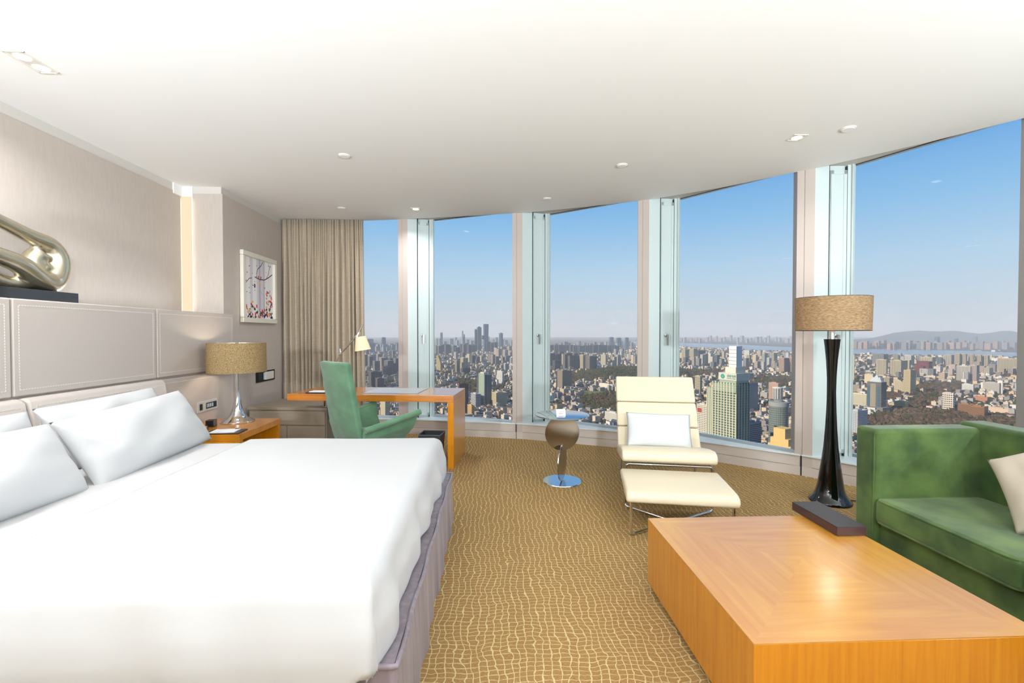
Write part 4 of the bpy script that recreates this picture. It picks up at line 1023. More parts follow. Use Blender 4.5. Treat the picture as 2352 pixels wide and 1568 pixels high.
# haze: a thin homogeneous air layer over the city
hz = nb(); prism(hz, [(-14000, 200), (26000, 60), (44000, 12000), (28000, 31000), (-5500, 29500), (-21000, 15500)], GZ - 1.5, 420)
hm = bpy.data.materials.new('city haze'); hm.use_nodes = True; hn = hm.node_tree.nodes; hn.clear()
ho = hn.new('ShaderNodeOutputMaterial'); hv = hn.new('ShaderNodeVolumeScatter')
hv.inputs['Color'].default_value = (.86, .94, 1.0, 1); hv.inputs['Density'].default_value = 6.2e-5; hv.inputs['Anisotropy'].default_value = .0
hm.node_tree.links.new(hv.outputs[0], ho.inputs['Volume'])
ho_ = mk('haze', hz, hm); ho_['kind'] = 'stuff'; ho_['label'] = 'thin pale blue haze lying over the distant city'; ho_['category'] = 'haze'

# ------------------------------------------------------------------ landmark: green-signed office tower
def landmark_tower():
    D = 720.0
    yaw = GRID; n1, n2 = faces_dir(yaw)
    t = thing('office_tower', 'tall stepped office tower with teal sign, white crown and antenna behind the lounge chair', 'building', (0, 0, 0), 0)
    k = D / F
    # local frame: origin at the near corner between lit face and dark face (x=1691)
    pc = at_depth(1691, 900, D); t.location = (pc.x, pc.y, GZ); t.rotation_euler = (0, 0, yaw)
    # local axes: +y runs along the lit face towards the left-back, +x along the dark face away
    vx = Vector((math.cos(yaw), math.sin(yaw))); vy = Vector((-math.sin(yaw), math.cos(yaw)))
    def along(px):   # distance along the lit face (local +y) where image column px falls
        r = ray(px, 900); a = Vector((pc.x, pc.y)); d = Vector((r.x, r.y))
        # a + vy*s = d*q
        det = vy.x * -d.y - vy.y * -d.x
        return (-(a.x) * -d.y - -(a.y) * -d.x) / det
    def zz(py): return at_depth(1691, py, D).z - GZ
    DEP = 34.0
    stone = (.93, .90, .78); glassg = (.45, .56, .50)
    L_main, L_all = along(1638), along(1623)
    colour(mk('main_shaft', bxm(0, DEP, 0, L_main, 0, zz(884)), FM['paleglass'], t), glassg)
    colour(mk('side_wing', bxm(2, DEP - 3, L_main, L_all, 0, zz(897)), FM['paleglass'], t), glassg)
    fz = zz(880)
    n = 9
    for i in range(n):
        y = L_main * i / (n - 1); top = fz if i not in (0,) else zz(905)
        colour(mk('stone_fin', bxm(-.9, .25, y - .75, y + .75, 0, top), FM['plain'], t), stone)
    for i in range(1, 4):
        y = L_main + (L_all - L_main) * i / 3
        colour(mk('stone_fin', bxm(1.0, 2.3, y - .7, y + .7, 0, zz(895)), FM['plain'], t), stone)
    # window rows between the fins: joined, too fine to pick apart
    b = nb(); dz = 4.1; z = 4
    while z < fz - 14:
        for i in range(n - 1):
            y = L_main * (i + .5) / (n - 1)
            for q in (-1.15, 1.15): box(b, -.25, .1, y + q - .75, y + q + .75, z, z + 1.9)
        z += dz
    w = mk('window_rows', b, M('dark window glass', (.16, .19, .18), .2), t); w['kind'] = 'stuff'
    # dark side has its own fins
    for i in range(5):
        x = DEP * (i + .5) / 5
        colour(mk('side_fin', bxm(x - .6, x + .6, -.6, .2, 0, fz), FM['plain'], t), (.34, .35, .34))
    def step(nm, xa, xb, ya, yb_, dep0, dep1, col, style='plain'):
        return colour(mk(nm, bxm(dep0, dep1, along(xb), along(xa), zz(yb_), zz(ya)), FM[style], t), col)
    step('glass_collar', 1651, 1690, 875, 884, 1, DEP - 2, (.50, .66, .57), 'paleglass')
    sg = step('sign_crown', 1650, 1691, 858, 875, 0.2, DEP, (.88, .87, .80))
    step('crown_step', 1661.5, 1686, 844, 858, 4, 26, (.92, .91, .84), 'plain')
    lant = step('lantern', 1668, 1685, 795, 844, 6, 20, (.98, .98, .97))
    for j in range(5):
        colour(mk('lantern_band', bxm(5.7, 20.2, along(1684.6), along(1668.2), zz(804 + 8.5 * j), zz(803 + 8.5 * j)), FM['plain'], lant), (.66, .68, .68))
    b = nb(); tube(b, [(10, along(1683), zz(796)), (10, along(1683), zz(753))], [.55, .15], 6); colour(mk('antenna', b, FM['plain'], t), (.88, .88, .88))
    # sign on the lit face
    tm = M('teal sign', (.03, .52, .46), .5)
    y0 = along(1659.5); z0 = zz(866.3)
    b = nb(); lathe(b, [(3.5, 0), (3.7, .15), (3.2, .3)], 28); bmesh.ops.transform(b, matrix=Matrix.Translation((0.1, y0, z0)) @ Matrix.Rotation(-math.pi / 2, 4, 'Y'), verts=b.verts)
    em = mk('emblem', b, tm, sg)
    b = nb(); pale = M('pale emblem lines', (.45, .78, .72), .5)
    for a in (-1.3, 0, 1.3): box(b, -.32, -.22, y0 - 2.8 + abs(a) * .4, y0 + 2.8 - abs(a) * .4, z0 + a - .14, z0 + a + .14)
    for a in (-1.2, 1.2): box(b, -.33, -.23, y0 + a - .14, y0 + a + .14, z0 - 2.7, z0 + 2.7)
    mk('emblem_lines', b, pale, em)
    def text(body, size, yl, zl, width):
        cu = bpy.data.curves.new('lettering', 'FONT'); cu.body = body; cu.size = size; cu.extrude = .12; cu.align_x = 'LEFT'
        to = bpy.data.objects.new('lettering', cu); COL.objects.link(to)
        dg = bpy.context.evaluated_depsgraph_get(); me = bpy.data.meshes.new_from_object(to.evaluated_get(dg)); bpy.data.objects.remove(to)
        me.materials.clear(); me.materials.append(tm)
        xs = [v.co.x for v in me.vertices] or [0, 1]; kx = width / max(.01, max(xs) - min(xs))
        o = bpy.data.objects.new('lettering', me); COL.objects.link(o); o.parent = sg
        # text x -> local -y (towards the right in the picture), text y -> z
        me.transform(Matrix(((0, 0, -1, 0), (-1, 0, 0, 0), (0, 1, 0, 0), (0, 0, 0, 1))) @ Matrix.Scale(kx, 4, (1, 0, 0)))
        o.location = (.05, yl, zl); return o
    text('国家电网', 4.6, along(1669.5), zz(867.2), abs(along(1669.5) - along(1689)))
    text('STATE GRID', 2.6, along(1669.5), zz(871.8), abs(along(1669.5) - along(1689)))
landmark_tower()
# ------------------------------------------------------------------ named buildings near and far
CRE, WHI, GRY, DRK, BLU, TAN, PNK, RED = (.88, .83, .68), (.92, .91, .88), (.62, .62, .62), (.33, .35, .38), (.32, .42, .52), (.76, .68, .55), (.85, .70, .60), (.50, .20, .22)
LM = [
    # second pane: skyline
    ('slim dark tower standing alone at the left of the second window skyline', 1011, 1017, 764, 795, BLU, 'glass', .3, {}),
    ('tall thin pale tower of a pair on the second window skyline', 1061, 1064.2, 760, 793, BLU, 'glass', .3, {}),
    ('shorter tower of the thin pair on the second window skyline', 1064.6, 1068, 768, 793, BLU, 'glass', .3, {}),
    ('left tower of the blue glass trio on the skyline, lower shoulder', 1090, 1095.4, 757, 808, BLU, 'glass', .2, {}),
    ('middle tower of the blue glass trio on the skyline', 1095.4, 1106, 751.5, 808, BLU, 'glass', .25, {}),
    ('dark apartment slab group in front of the blue glass trio', 1117, 1127, 785, 810, DRK, 'fins', .12, {}),
    ('second dark apartment slab right of the blue glass trio', 1127.5, 1135, 787, 810, DRK, 'fins', .12, {}),
    ('third dark apartment slab right of the blue glass trio', 1135.5, 1143, 786, 810, DRK, 'fins', .12, {}),
    ('brown brick slab building just behind the right end of the desk', 1052, 1076, 882, 952, (.50, .42, .38), 'fins', .1, {}),
    ('lit beige tower with dark side in the middle of the second window', 1057, 1075, 822, 857, CRE, 'fins', .38, {}),
    ('narrow lit block left of the beige tower in the second window', 1045, 1056, 828, 858, TAN, 'fins', .35, {}),
    ('white tower block at right of second window', 1141, 1158, 853, 881, WHI, 'grid', .75, {}),
    ('pale slab with shaded front near the second window post', 1157, 1169, 835, 854, WHI, 'fins', .3, {}),
    ('white slab touching the second window post', 1170, 1180, 836, 853, WHI, 'fins', .7, {}),
    ('low dark podium block with glass band in second window', 1058, 1080, 846, 860, DRK, 'band', .2, {}),
    ('square office block with lit lattice end and grey side near the second post', 1128, 1165, 902, 937, (.86, .80, .66), 'grid', .32, {}),
    ('dark block with white floor bands beside the glass office tower', 1081, 1104, 905, 937, (.86, .87, .87), 'band', .5, {}),
    ('cream sunlit terrace block at the lower edge of the second window', 1073, 1090, 932, 955, (.90, .74, .48), 'grid', .6, {}),
    # first pane
    ('tall dark block with a lit edge just above the desk in the first window', 846, 876, 854, 892, (.45, .40, .40), 'fins', .22, {}),
    ('shorter dark block with lit corner above the desk in the first window', 862, 882, 869, 896, (.50, .44, .42), 'fins', .22, {}),
    ('lit beige slab seen under the desk top in the first window', 873, 893, 918, 975, CRE, 'grid', .55, {}),
    ('small white tower in the hazy middle of the first window', 877, 881, 819, 829, WHI, 'grid', .6, {}),
    ('pale slab with lit end at right of first window', 895, 905, 835, 856, (.80, .78, .70), 'fins', .3, {}),
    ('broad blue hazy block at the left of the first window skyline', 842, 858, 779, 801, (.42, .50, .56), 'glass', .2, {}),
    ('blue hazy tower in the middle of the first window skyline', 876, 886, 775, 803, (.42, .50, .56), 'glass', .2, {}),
    # third pane
    ('leftmost of the three blue glass towers on the third window skyline', 1399, 1409.5, 774.5, 800, BLU, 'glass', .3, {}),
    ('middle of the three blue glass towers on the third window skyline', 1415.5, 1427, 776, 800, BLU, 'glass', .3, {}),
    ('rightmost of the three blue glass towers on the third window skyline', 1435.5, 1444, 775.5, 802, BLU, 'glass', .3, {}),
    ('office slab with lit end and dark glass front above the side table', 1280, 1313.5, 851, 894, (.66, .60, .53), 'grid', .36, {}),
    ('pale grid tower before the dark slabs in the third window', 1380, 1394, 815, 842, (.83, .80, .70), 'grid', .8, {}),
    ('large dark slab with lit left end, biggest of the third window row', 1345, 1371, 818, 853, (.60, .55, .48), 'fins', .38, {}),
    ('dark wide slab at the centre of the third window row', 1307, 1333, 817, 848, (.50, .50, .50), 'fins', .08, {}),
    ('cream stepped block between the dark slabs of the third window', 1331, 1345, 815, 848, CRE, 'fins', .6, {}),
    ('grey low tower at the left edge of the third window', 1269, 1288, 828, 850, DRK, 'fins', .3, {}),
    ('white tower with lit shaft at left of third window', 1288, 1296, 815, 842, CRE, 'fins', .7, {}),
    ('long white hall beside the green playing field', 1374, 1412, 883, 894, (.93, .90, .82), 'plain', .9, {}),
    ('white terrace building at the foot of the third window beside the lounge chair', 1390, 1432, 950, 975, (.93, .91, .85), 'grid', .7, {}),
    # fourth pane
    ('white block with a red panel to the left of the teal-signed tower', 1602, 1628, 931, 1040, (.92, .89, .82), 'grid', .9, {'depth': 840}),
    ('cream striped slab rising beside the lounge chair back', 1597, 1613, 864, 905, CRE, 'band', .72, {}),
    ('tall blue-grey slab right of the teal-signed tower', 1717, 1741, 881, 948, (.60, .66, .70), 'grid', .12, {}),
    ('white slab end right of the teal-signed tower', 1703, 1718, 882, 935, (.92, .92, .91), 'plain', .85, {}),
    ('dark blue glass block in the shadow of the teal-signed tower', 1701, 1722, 906, 960, (.36, .42, .50), 'glass', .1, {}),
    ('narrow green-striped block at the foot of the teal-signed tower', 1703, 1714, 926, 985, (.80, .84, .76), 'fins', .7, {}),
    ('grey flat-roofed office block at the sill right of the teal-signed tower', 1703, 1748, 972, 1060, (.62, .64, .68), 'band', .42, {'depth': 800}),
    ('pink-beige tower at right of fourth window', 1790, 1803, 822, 856, PNK, 'fins', .85, {}),
    ('second pink-beige tower at right of fourth window by the post', 1812, 1827, 822, 856, PNK, 'fins', .85, {}),
    ('dark tower between the two pink-beige towers', 1803, 1812, 823, 856, DRK, 'fins', .2, {}),
    ('white tower near the river in the fourth window', 1710, 1722.5, 805, 829, WHI, 'grid', .85, {}),
    ('salmon slab behind the white ribbed tower', 1768, 1792, 880, 921, PNK, 'grid', .8, {}),
    ('pale green slab tower in the fourth window distance', 1751, 1763, 811, 838, (.80, .83, .76), 'fins', .5, {}),
    ('beige slab tower in the fourth window distance', 1771, 1785, 811, 838, (.80, .78, .70), 'fins', .5, {}),
    ('small white tower beside the pink-beige pair', 1762, 1772, 822, 840, WHI, 'fins', .5, {}),
    ('low cream block in the fourth window middle', 1706, 1730, 857, 873, (.88, .84, .74), 'band', .6, {}),
    ('lit twin block at the left of the fourth window', 1566, 1582, 803, 832, CRE, 'fins', .5, {}),
    ('second lit twin block at left of the fourth window', 1586, 1601, 801, 830, CRE, 'fins', .5, {}),
    ('dark block behind the lit twins at left of fourth window', 1601, 1622, 805, 828, DRK, 'fins', .15, {}),
    # fifth pane
    ('cream tower left of the pair before the river', 2016, 2037, 826, 862, CRE, 'fins', .85, {}),
    ('cream tower of the pair with long dark side before the river', 2049, 2080, 828, 863, CRE, 'fins', .66, {}),
    ('third cream tower half hidden behind the pair', 2078, 2091, 827, 850, CRE, 'fins', .8, {}),
    ('tall slim beige tower standing alone in the fifth window', 2080, 2102, 850, 904, (.84, .77, .60), 'grid', .55, {}),
    ('dark red block in the middle of the fifth window', 2110, 2137, 830, 853, RED, 'grid', .8, {}),
    ('lower red annex in front of the dark red block', 2103, 2123, 841, 855, RED, 'grid', .8, {}),
    ('wide cream slab behind the dark red block', 2117, 2145, 820, 842, CRE, 'fins', .8, {}),
    ('large pale apartment slab with pink edge in the fifth window', 2203, 2231, 841, 874, (.90, .86, .80), 'fins', .85, {}),
    ('pink and white apartment slab beside the large pale one', 2229, 2247, 839, 875, (.88, .78, .74), 'fins', .72, {}),
    ('white sheet-like slab with balconies, left of the white group by the trees', 2215, 2236, 883, 900, WHI, 'grid', .9, {}),
    ('grid-fronted office between two white slabs', 2266, 2297, 879, 904, (.80, .77, .72), 'grid', .85, {}),
    ('white blank slab left of the grid-fronted office', 2257, 2267, 879, 901, WHI, 'plain', .9, {}),
    ('white blank slab right of the grid-fronted office', 2295, 2304, 875, 905, WHI, 'plain', .9, {}),
    ('white slab at the right edge of the fifth window', 2337, 2356, 881, 910, WHI, 'band', .85, {}),
    ('ochre terraced block above the green sofa', 2208, 2236, 929, 950, (.72, .50, .26), 'band', .8, {}),
    ('second wing of the ochre terraced block above the green sofa', 2234, 2266, 934, 958, (.72, .50, .26), 'band', .8, {}),
    ('cream block with balconies at left of fifth window behind the floor lamp', 1956, 1992, 905, 938, (.90, .87, .74), 'grid', .9, {}),
    ('white office slab at the sill beside the floor lamp', 1955, 1991, 944, 1010, (.82, .83, .84), 'grid', .5, {}),
    ('white stacked building with dark loggia in the middle of the fifth window', 2170, 2191, 903, 940, (.93, .88, .80), 'wide', .9, {}),
    ('small sunlit yellow block beside the brown avenue trees', 2060, 2085, 923, 940, (.93, .82, .56), 'grid', .75, {}),
    ('tall sunlit sliver tower at the left edge of the fifth window', 1956, 1963, 815, 880, CRE, 'grid', .9, {}),
    ('blue glass tower in front of the right-hand slab', 2281, 2293, 831, 853, BLU, 'glass', .8, {}),
    ('very wide cream apartment slab at the right of the fifth window', 2300, 2338, 824, 855, (.84, .78, .62), 'fins', .85, {}),
    ('cream apartment slab at the right edge beyond the wide one', 2336, 2360, 823, 853, (.82, .76, .62), 'fins', .8, {}),
    ('salmon low block among trees at the right of the fifth window', 2246, 2272, 912, 924, (.85, .58, .42), 'grid', .8, {}),
    ('pale low block with long roof above the right end of the sofa', 2270, 2318, 938, 950, (.88, .78, .68), 'plain', .9, {}),
    ('beige mid-rise left of the slim beige tower', 2058, 2078, 877, 900, (.86, .80, .66), 'grid', .8, {}),
    ('plain beige block at left of the fifth window', 1989, 2008, 860, 882, (.88, .81, .68), 'plain', .8, {}),
]
for k, (x0, x1) in enumerate(((2195, 2205.5), (2208, 2220), (2227, 2237), (2243, 2254.5), (2258.5, 2271))):
    LM.append(('%s of the five beige river-side towers in the fifth window' % ('first', 'second', 'third', 'fourth', 'fifth')[k], x0, x1, 812 + k, 842, (.82, .75, .62), 'fins', .8, {}))
for k, (x0, x1, yt) in enumerate(((2172, 2190, 815), (2008, 2037, 813), (2054, 2066, 815), (2080, 2098, 816), (2108, 2122, 817), (2154, 2165, 821))):
    LM.append((('pale slab left of the five beige towers', 'wide grey block behind the first cream tower', 'grey tower behind the cream pair', 'white striped tower behind the third cream tower',
                'grey tower behind the dark red block', 'dark slim tower right of the wide cream slab')[k], x0, x1, yt, 840, ((.84, .80, .72), GRY, (.7, .66, .62), WHI, GRY, (.45, .47, .5))[k], 'fins', .7, {}))
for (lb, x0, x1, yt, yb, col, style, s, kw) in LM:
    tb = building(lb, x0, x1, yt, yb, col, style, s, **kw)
    if 'red panel' in lb:
        c_, L1_, L2_, h_, D_ = block(x0, x1, yt, yb, col, style, s, **kw)
        colour(mk('red_panel', bxm(-L2_ / 2 - .5, -L2_ / 2, L1_ * .02, L1_ * .42, h_ - 14, h_ - 6), FM['plain'], tb), (.72, .30, .26))
# glass office tower in the second pane: green glass front, grey flank, dark side
def glass_office():
    c, L1, L2, h, D = block(1096, 1129, 860, 934, GRY, 'glass', .52)
    t = thing('office_tower', 'green glass office tower with pale edges, tallest in the second window foreground', 'building', tuple(c), GRID)
    hx, hy = L2 / 2, L1 / 2
    colour(mk('dark_shaft', bxm(-hx, hx, -hy, hy, 0, h), FM['glass'], t), (.30, .34, .36))
    colour(mk('glass_front', bxm(-hx - .8, -hx, -hy * .9, hy * .55, 4, h + 3), FM['paleglass'], t), (.52, .60, .50))
    for y in (-hy, -hy * .9, hy * .55): colour(mk('edge_fin', bxm(-hx - 1.5, -hx, y - .5, y + .5, 0, h + 4), FM['plain'], t), (.86, .85, .78))
    colour(mk('side_wing', bxm(-hx + 3, hx - 4, hy, hy + 9, 0, h * .86), FM['fins'], t), (.66, .63, .58))
    for x in (-hx * .2, hx * .5): colour(mk('side_fin', bxm(x - .4, x + .4, -hy - .8, -hy, 0, h), FM['plain'], t), (.72, .73, .72))
    colour(mk('roof_box', bxm(-hx * .8, hx * .2, -hy * .6, hy * .4, h, h + 7), FM['plain'], t), (.85, .85, .82))
    colour(mk('podium', bxm(-hx - 2, hx + 2, -hy - 2, hy + 2, 0, 12), FM['grid'], t), (.86, .76, .58))
glass_office()
# right tower of the blue trio flares upwards, with bridge to its neighbour
def flared():
    c, L1, L2, h, D = block(1110.5, 1121, 744, 809, BLU, 'glass', .25)
    t = thing('skyline_tower', 'tallest blue glass tower of the skyline trio, flaring towards its top', 'building', tuple(c), GRID)
    b = nb(); hx, hy = L2 / 2, L1 / 2
    v0 = [b.verts.new((x * hx, y * hy, 0)) for x, y in ((-1, -1), (1, -1), (1, 1), (-1, 1))]
    v1 = [b.verts.new((x * hx * 1.22 + hx * .1, y * hy * 1.1, h)) for x, y in ((-1, -1), (1, -1), (1, 1), (-1, 1))]
    b.faces.new(v0[::-1]); b.faces.new(v1)
    for k in range(4): b.faces.new((v0[k], v0[(k + 1) % 4], v1[(k + 1) % 4], v1[k]))
    colour(mk('shaft', b, FM['glass'], t), BLU)
    colour(mk('sky_bridge', bxm(-hx * 2.2, -hx, -hy * .5, hy * .5, h * .46, h * .60), FM['glass'], t), (.30, .38, .46))
flared()
def cylinder_building(label, x0, x1, yt, yb, col, style, depth=None, crown=None, name='round_tower'):
    D = depth or depth_at(yb, (x0 + x1) / 2); p = at_depth((x0 + x1) / 2, 784, D); v = Vector((p.x, p.y)).normalized()
    r = (x1 - x0) / 2 * D / F / 1.08; h = at_depth((x0 + x1) / 2, yt, D).z - GZ
    t = thing(name, label, 'building', (p.x + v.x * r, p.y + v.y * r, GZ), GRID)
    b = nb(); lathe(b, [(r, 0), (r, h * .93)], 36); colour(mk('drum', b, FM[style], t), col)
    b = nb(); lathe(b, [(r * 1.03, h * .93), (r * 1.03, h)], 36); colour(mk('crown_ring', b, FM['plain'], t), crown or col)
    b = nb(); lathe(b, [(r * .5, h), (r * .45, h + h * .03)], 20); colour(mk('roof_drum', b, FM['plain'], t), tuple(c * .9 for c in col))
    return t
cylinder_building('round blue tower at the right of the second window skyline', 1145.5, 1155.5, 765, 809, (.45, .52, .58), 'glass')
cylinder_building('round grey-green glass tower near the sill in the fourth window', 1768, 1812, 925, 1050, (.60, .63, .60), 'greyglass', 830, (.66, .67, .66))
cylinder_building('white ribbed round tower in the fourth window', 1776, 1799, 890, 923, (.92, .90, .86), 'fins', None, (.95, .93, .90))
# cream stepped-gable tower at left of the second window
def stepped(lb, x0, x1, yt, yb, col, steps, style='fins', depth=None, s=.8, skew=.5, nm='stepped_building'):
    c, L1, L2, h, D = block(x0, x1, yt, yb, col, style, s, depth=depth)
    t = thing(nm, lb, 'building', tuple(c), GRID); hx, hy = L2 / 2, L1 / 2
    if style == 'plain':
        for zt in (steps[0][1], steps[0][1] * .93):
            for q in (-.72, -.3, .12, .54):
                colour(mk('window', bxm(-hx - .3, -hx + .1, q * hy, (q + .2) * hy, h * zt - 7.5, h * zt - 3.5), FM['plain'], t), (.20, .19, .18))
    z = 0
    for k, (fr, zt) in enumerate(steps):
        colour(mk('tier', bxm(-hx, hx, -hy + 2 * hy * (1 - fr) * skew, hy - 2 * hy * (1 - fr) * (1 - skew), z, h * zt), FM[style], t), col); z = h * zt
    return t
stepped('cream stepped-gable tower at the left of the second window', 999, 1018, 817, 851, (.90, .81, .58), [(1, .45), (.92, .62), (.78, .75), (.62, .87), (.42, 1)], skew=.85)
stepped('sunlit yellow terraced building at the bottom of the fourth window', 1770, 1832, 985, 1090, (.92, .78, .50), [(1, .80), (.78, .88), (.5, 1)], 'plain', 610, .75, .5)
# ornate tower with glass pyramid at left of the fifth window
def pyramid_tower():
    c, L1, L2, h, D = block(1998, 2033, 877, 946, GRY, 'grid', .72)
    t = thing('ornate_tower', 'grey tower topped with white pyramid roof right of the floor lamp', 'building', tuple(c), GRID); hx, hy = L2 / 2, L1 / 2
    colour(mk('shaft', bxm(-hx, hx, -hy, hy, 0, h), FM['grid'], t), (.50, .48, .45))
    colour(mk('lit_front', bxm(-hx - 1, -hx, -hy * .25, hy * .55, 0, h - 5), FM['grid'], t), (.72, .68, .58))
    for y in (-hy * .62, hy * .8): colour(mk('glass_bay', bxm(-hx - .8, -hx, y - hy * .2, y + hy * .2, 0, h - 12), FM['glass'], t), (.42, .55, .58))
    colour(mk('podium', bxm(-hx - 8, hx + 3, -hy - 8, hy + 3, 0, 16), FM['band'], t), (.70, .66, .60))
    b = nb(); ph = 22
    for (px_, py_, sx_, hh) in ((0, 0, .75, 1.0), (-.2, -.45, .42, .7), (-.2, .45, .42, .7)):
        q = [b.verts.new((px_ * hx + a * hx * sx_, py_ * hy + e * hy * sx_, h)) for a, e in ((-1, -1), (1, -1), (1, 1), (-1, 1))]
        ap = b.verts.new((px_ * hx, py_ * hy, h + ph * hh)); b.faces.new(q[::-1])
        for k in range(4): b.faces.new((q[k], q[(k + 1) % 4], ap))
    colour(mk('pyramid_roof', b, FM['plain'], t), (.78, .82, .84))
pyramid_tower()
# ------------------------------------------------------------------ rows of tower blocks
rnd = random.Random(11)
ORD = ['first', 'second', 'third', 'fourth', 'fifth', 'sixth', 'seventh', 'eighth', 'ninth', 'tenth', 'eleventh', 'twelfth', 'thirteenth', 'fourteenth', 'fifteenth', 'sixteenth',
       'seventeenth', 'eighteenth', 'nineteenth']
def ordinal(i):
    if i < 19: return ORD[i]
    t, u = divmod(i + 1, 10)
    return ('twentieth', 'thirtieth', 'fortieth')[t - 2] if u == 0 else ('twenty', 'thirty', 'forty')[t - 2] + '-' + ORD[u - 1]
far_boxes = []
def rows(n, xa, xb, yb0, yb1, h0, h1, w0, w1, cols, styles, label, group, s=(.2, .5), stuff=False):
    for i in range(n):
        px = xa + (xb - xa) * (i + rnd.uniform(.1, .9)) / n; yb = rnd.uniform(yb0, yb1); D = depth_at(yb, px)
        hm_ = rnd.uniform(h0, h1); w = rnd.uniform(w0, w1); col = rnd.choice(cols); k = rnd.uniform(.9, 1.08)
        col = tuple(min(.95, c * k) for c in col)
        hp = hm_ * F / D; wp = w * F / D; yaw = GRID + rnd.uniform(-.08, .08); st = rnd.choice(styles); ss = rnd.uniform(*s)
        if stuff:
            c, L1, L2, h, D = block(px - wp / 2, px + wp / 2, yb - hp, yb, col, st, ss, yaw); far_boxes.append((c, L2 / 2, L1 / 2, h, yaw, cols.index(min(cols, key=lambda q: abs(q[0] - col[0])))))
            continue
        building('%s from left of the %s' % (ordinal(i), label), px - wp / 2, px + wp / 2, yb - hp, yb, col, st, ss, yaw=yaw, parts=False, name='tower_block', group=group)
DKS = [(.46, .47, .48), (.42, .42, .44), (.55, .53, .50)]; LTS = [(.86, .80, .66), (.90, .88, .84), (.80, .72, .60), (.82, .74, .68), (.70, .70, .70)]
ff = ['fins', 'grid']
rows(22, 838, 914, 800, 812, 60, 130, 40, 90, DKS, ff, '', '', stuff=True)
rows(16, 838, 914, 822, 868, 50, 95, 30, 55, LTS + DKS, ff, 'dark blocks with lit edges in the leftmost window', 'middle blocks in the leftmost window')
rows(16, 1000, 1090, 806, 815, 70, 120, 45, 80, DKS, ff, 'dark apartment blocks beside the blue glass trio', 'dark blocks left of the blue trio')
rows(8, 1140, 1178, 806, 822, 50, 100, 35, 60, LTS, ff, 'pale apartment blocks right of the blue trio', 'pale blocks right of the blue trio')
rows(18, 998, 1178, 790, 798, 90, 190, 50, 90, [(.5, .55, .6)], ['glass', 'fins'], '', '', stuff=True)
rows(14, 1040, 1178, 822, 850, 45, 80, 28, 45, LTS + DKS, ff, 'mid-rise blocks among second window houses', 'mid-rise blocks in the second window')
rows(30, 1262, 1420, 808.5, 811.5, 88, 98, 52, 76, DKS[:2], ['fins'], 'long far row of dark slabs in the third window', 'far slab row in the third window', (.10, .16))
rows(12, 1264, 1345, 838, 848, 88, 105, 40, 62, [(.55, .52, .48)], ['fins'], 'nearer row of dark slabs in the third window', 'near slab row in the third window', (.25, .35))
rows(15, 1405, 1466, 810, 842, 45, 85, 25, 45, LTS, ff, 'sunlit mid-rise blocks at right of the third window', 'sunlit blocks at right of the third window', (.4, .6))
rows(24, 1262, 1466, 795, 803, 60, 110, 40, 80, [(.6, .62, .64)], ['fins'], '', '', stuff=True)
rows(24, 1560, 1665, 818, 848, 40, 85, 25, 45, LTS + DKS[:1], ff, 'sunlit tower blocks left of the antenna tower', 'blocks left of the antenna tower', (.45, .6))
rows(22, 1700, 1830, 822, 850, 30, 75, 25, 45, LTS, ff, 'tower blocks right of the antenna tower', 'blocks right of the antenna tower', (.5, .7))
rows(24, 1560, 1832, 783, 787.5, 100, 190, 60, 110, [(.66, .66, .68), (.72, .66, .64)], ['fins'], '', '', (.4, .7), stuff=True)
rows(46, 1962, 2350, 799, 803, 85, 130, 55, 95, [(.82, .70, .60), (.84, .66, .54), (.74, .72, .68), (.66, .68, .70)], ['fins'], 'apartment towers on the far river bank', 'far bank towers in the fifth window', (.5, .75))
rows(20, 2150, 2350, 850, 878, 25, 60, 22, 42, LTS, ff, 'mid-rise blocks in the fifth window right half', 'crowded blocks in the fifth window', (.6, .8))
rows(16, 1965, 2150, 845, 905, 20, 45, 22, 40, LTS, ff, 'mid-rise blocks in the fifth window left half', 'mid-rise blocks in the left half of the fifth window', (.6, .8))
for k, (x0, x1, yt) in enumerate(((2147, 2158, 773), (2193, 2200, 777), (2242, 2245, 773))):
    building('%s dark tower rising above the far river bank before the hills' % ('left wide', 'middle low', 'right slim')[k], x0, x1, yt, 799, (.36, .42, .5), 'glass', .5, parts=False)

b = nb()
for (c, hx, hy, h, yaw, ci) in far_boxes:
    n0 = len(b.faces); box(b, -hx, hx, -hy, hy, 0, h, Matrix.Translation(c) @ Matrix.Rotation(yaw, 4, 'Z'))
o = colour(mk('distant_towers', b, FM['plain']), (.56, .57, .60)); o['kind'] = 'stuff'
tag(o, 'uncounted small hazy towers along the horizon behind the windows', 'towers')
# ------------------------------------------------------------------ low houses and trees: far too many to count
def inside(px, py, poly):
    c = False; j = len(poly) - 1
    for i in range(len(poly)):
        (xi, yi), (xj, yj) = poly[i], poly[j]
        if (yi > py) != (yj > py) and px < (xj - xi) * (py - yi) / (yj - yi) + xi: c = not c
        j = i
    return c
RIV = rv
WOODS = [[(1990, 960), (2060, 938), (2085, 925), (2125, 900), (2168, 898), (2165, 915), (2120, 940), (2200, 950), (2352, 965), (2400, 1000), (2352, 1010), (1990, 1010)],
         [(1330, 915), (1380, 905), (1440, 900), (1440, 960), (1390, 950), (1330, 940)], [(1312, 862), (1420, 842), (1470, 845), (1470, 868), (1400, 872), (1312, 880)],
         [(1540, 848), (1640, 850), (1660, 862), (1600, 866), (1540, 864)], [(1740, 865), (1832, 868), (1832, 885), (1760, 890), (1740, 880)], [(2110, 882), (2215, 880), (2215, 898), (2120, 900)],
         [(1050, 870), (1095, 875), (1095, 905), (1060, 900)], [(2030, 902), (2075, 905), (2060, 928), (2030, 925)]]
FIELD = [(1338, 897), (1402, 899), (1402, 908), (1340, 908)]
gp = [ground(*p) for p in FIELD]
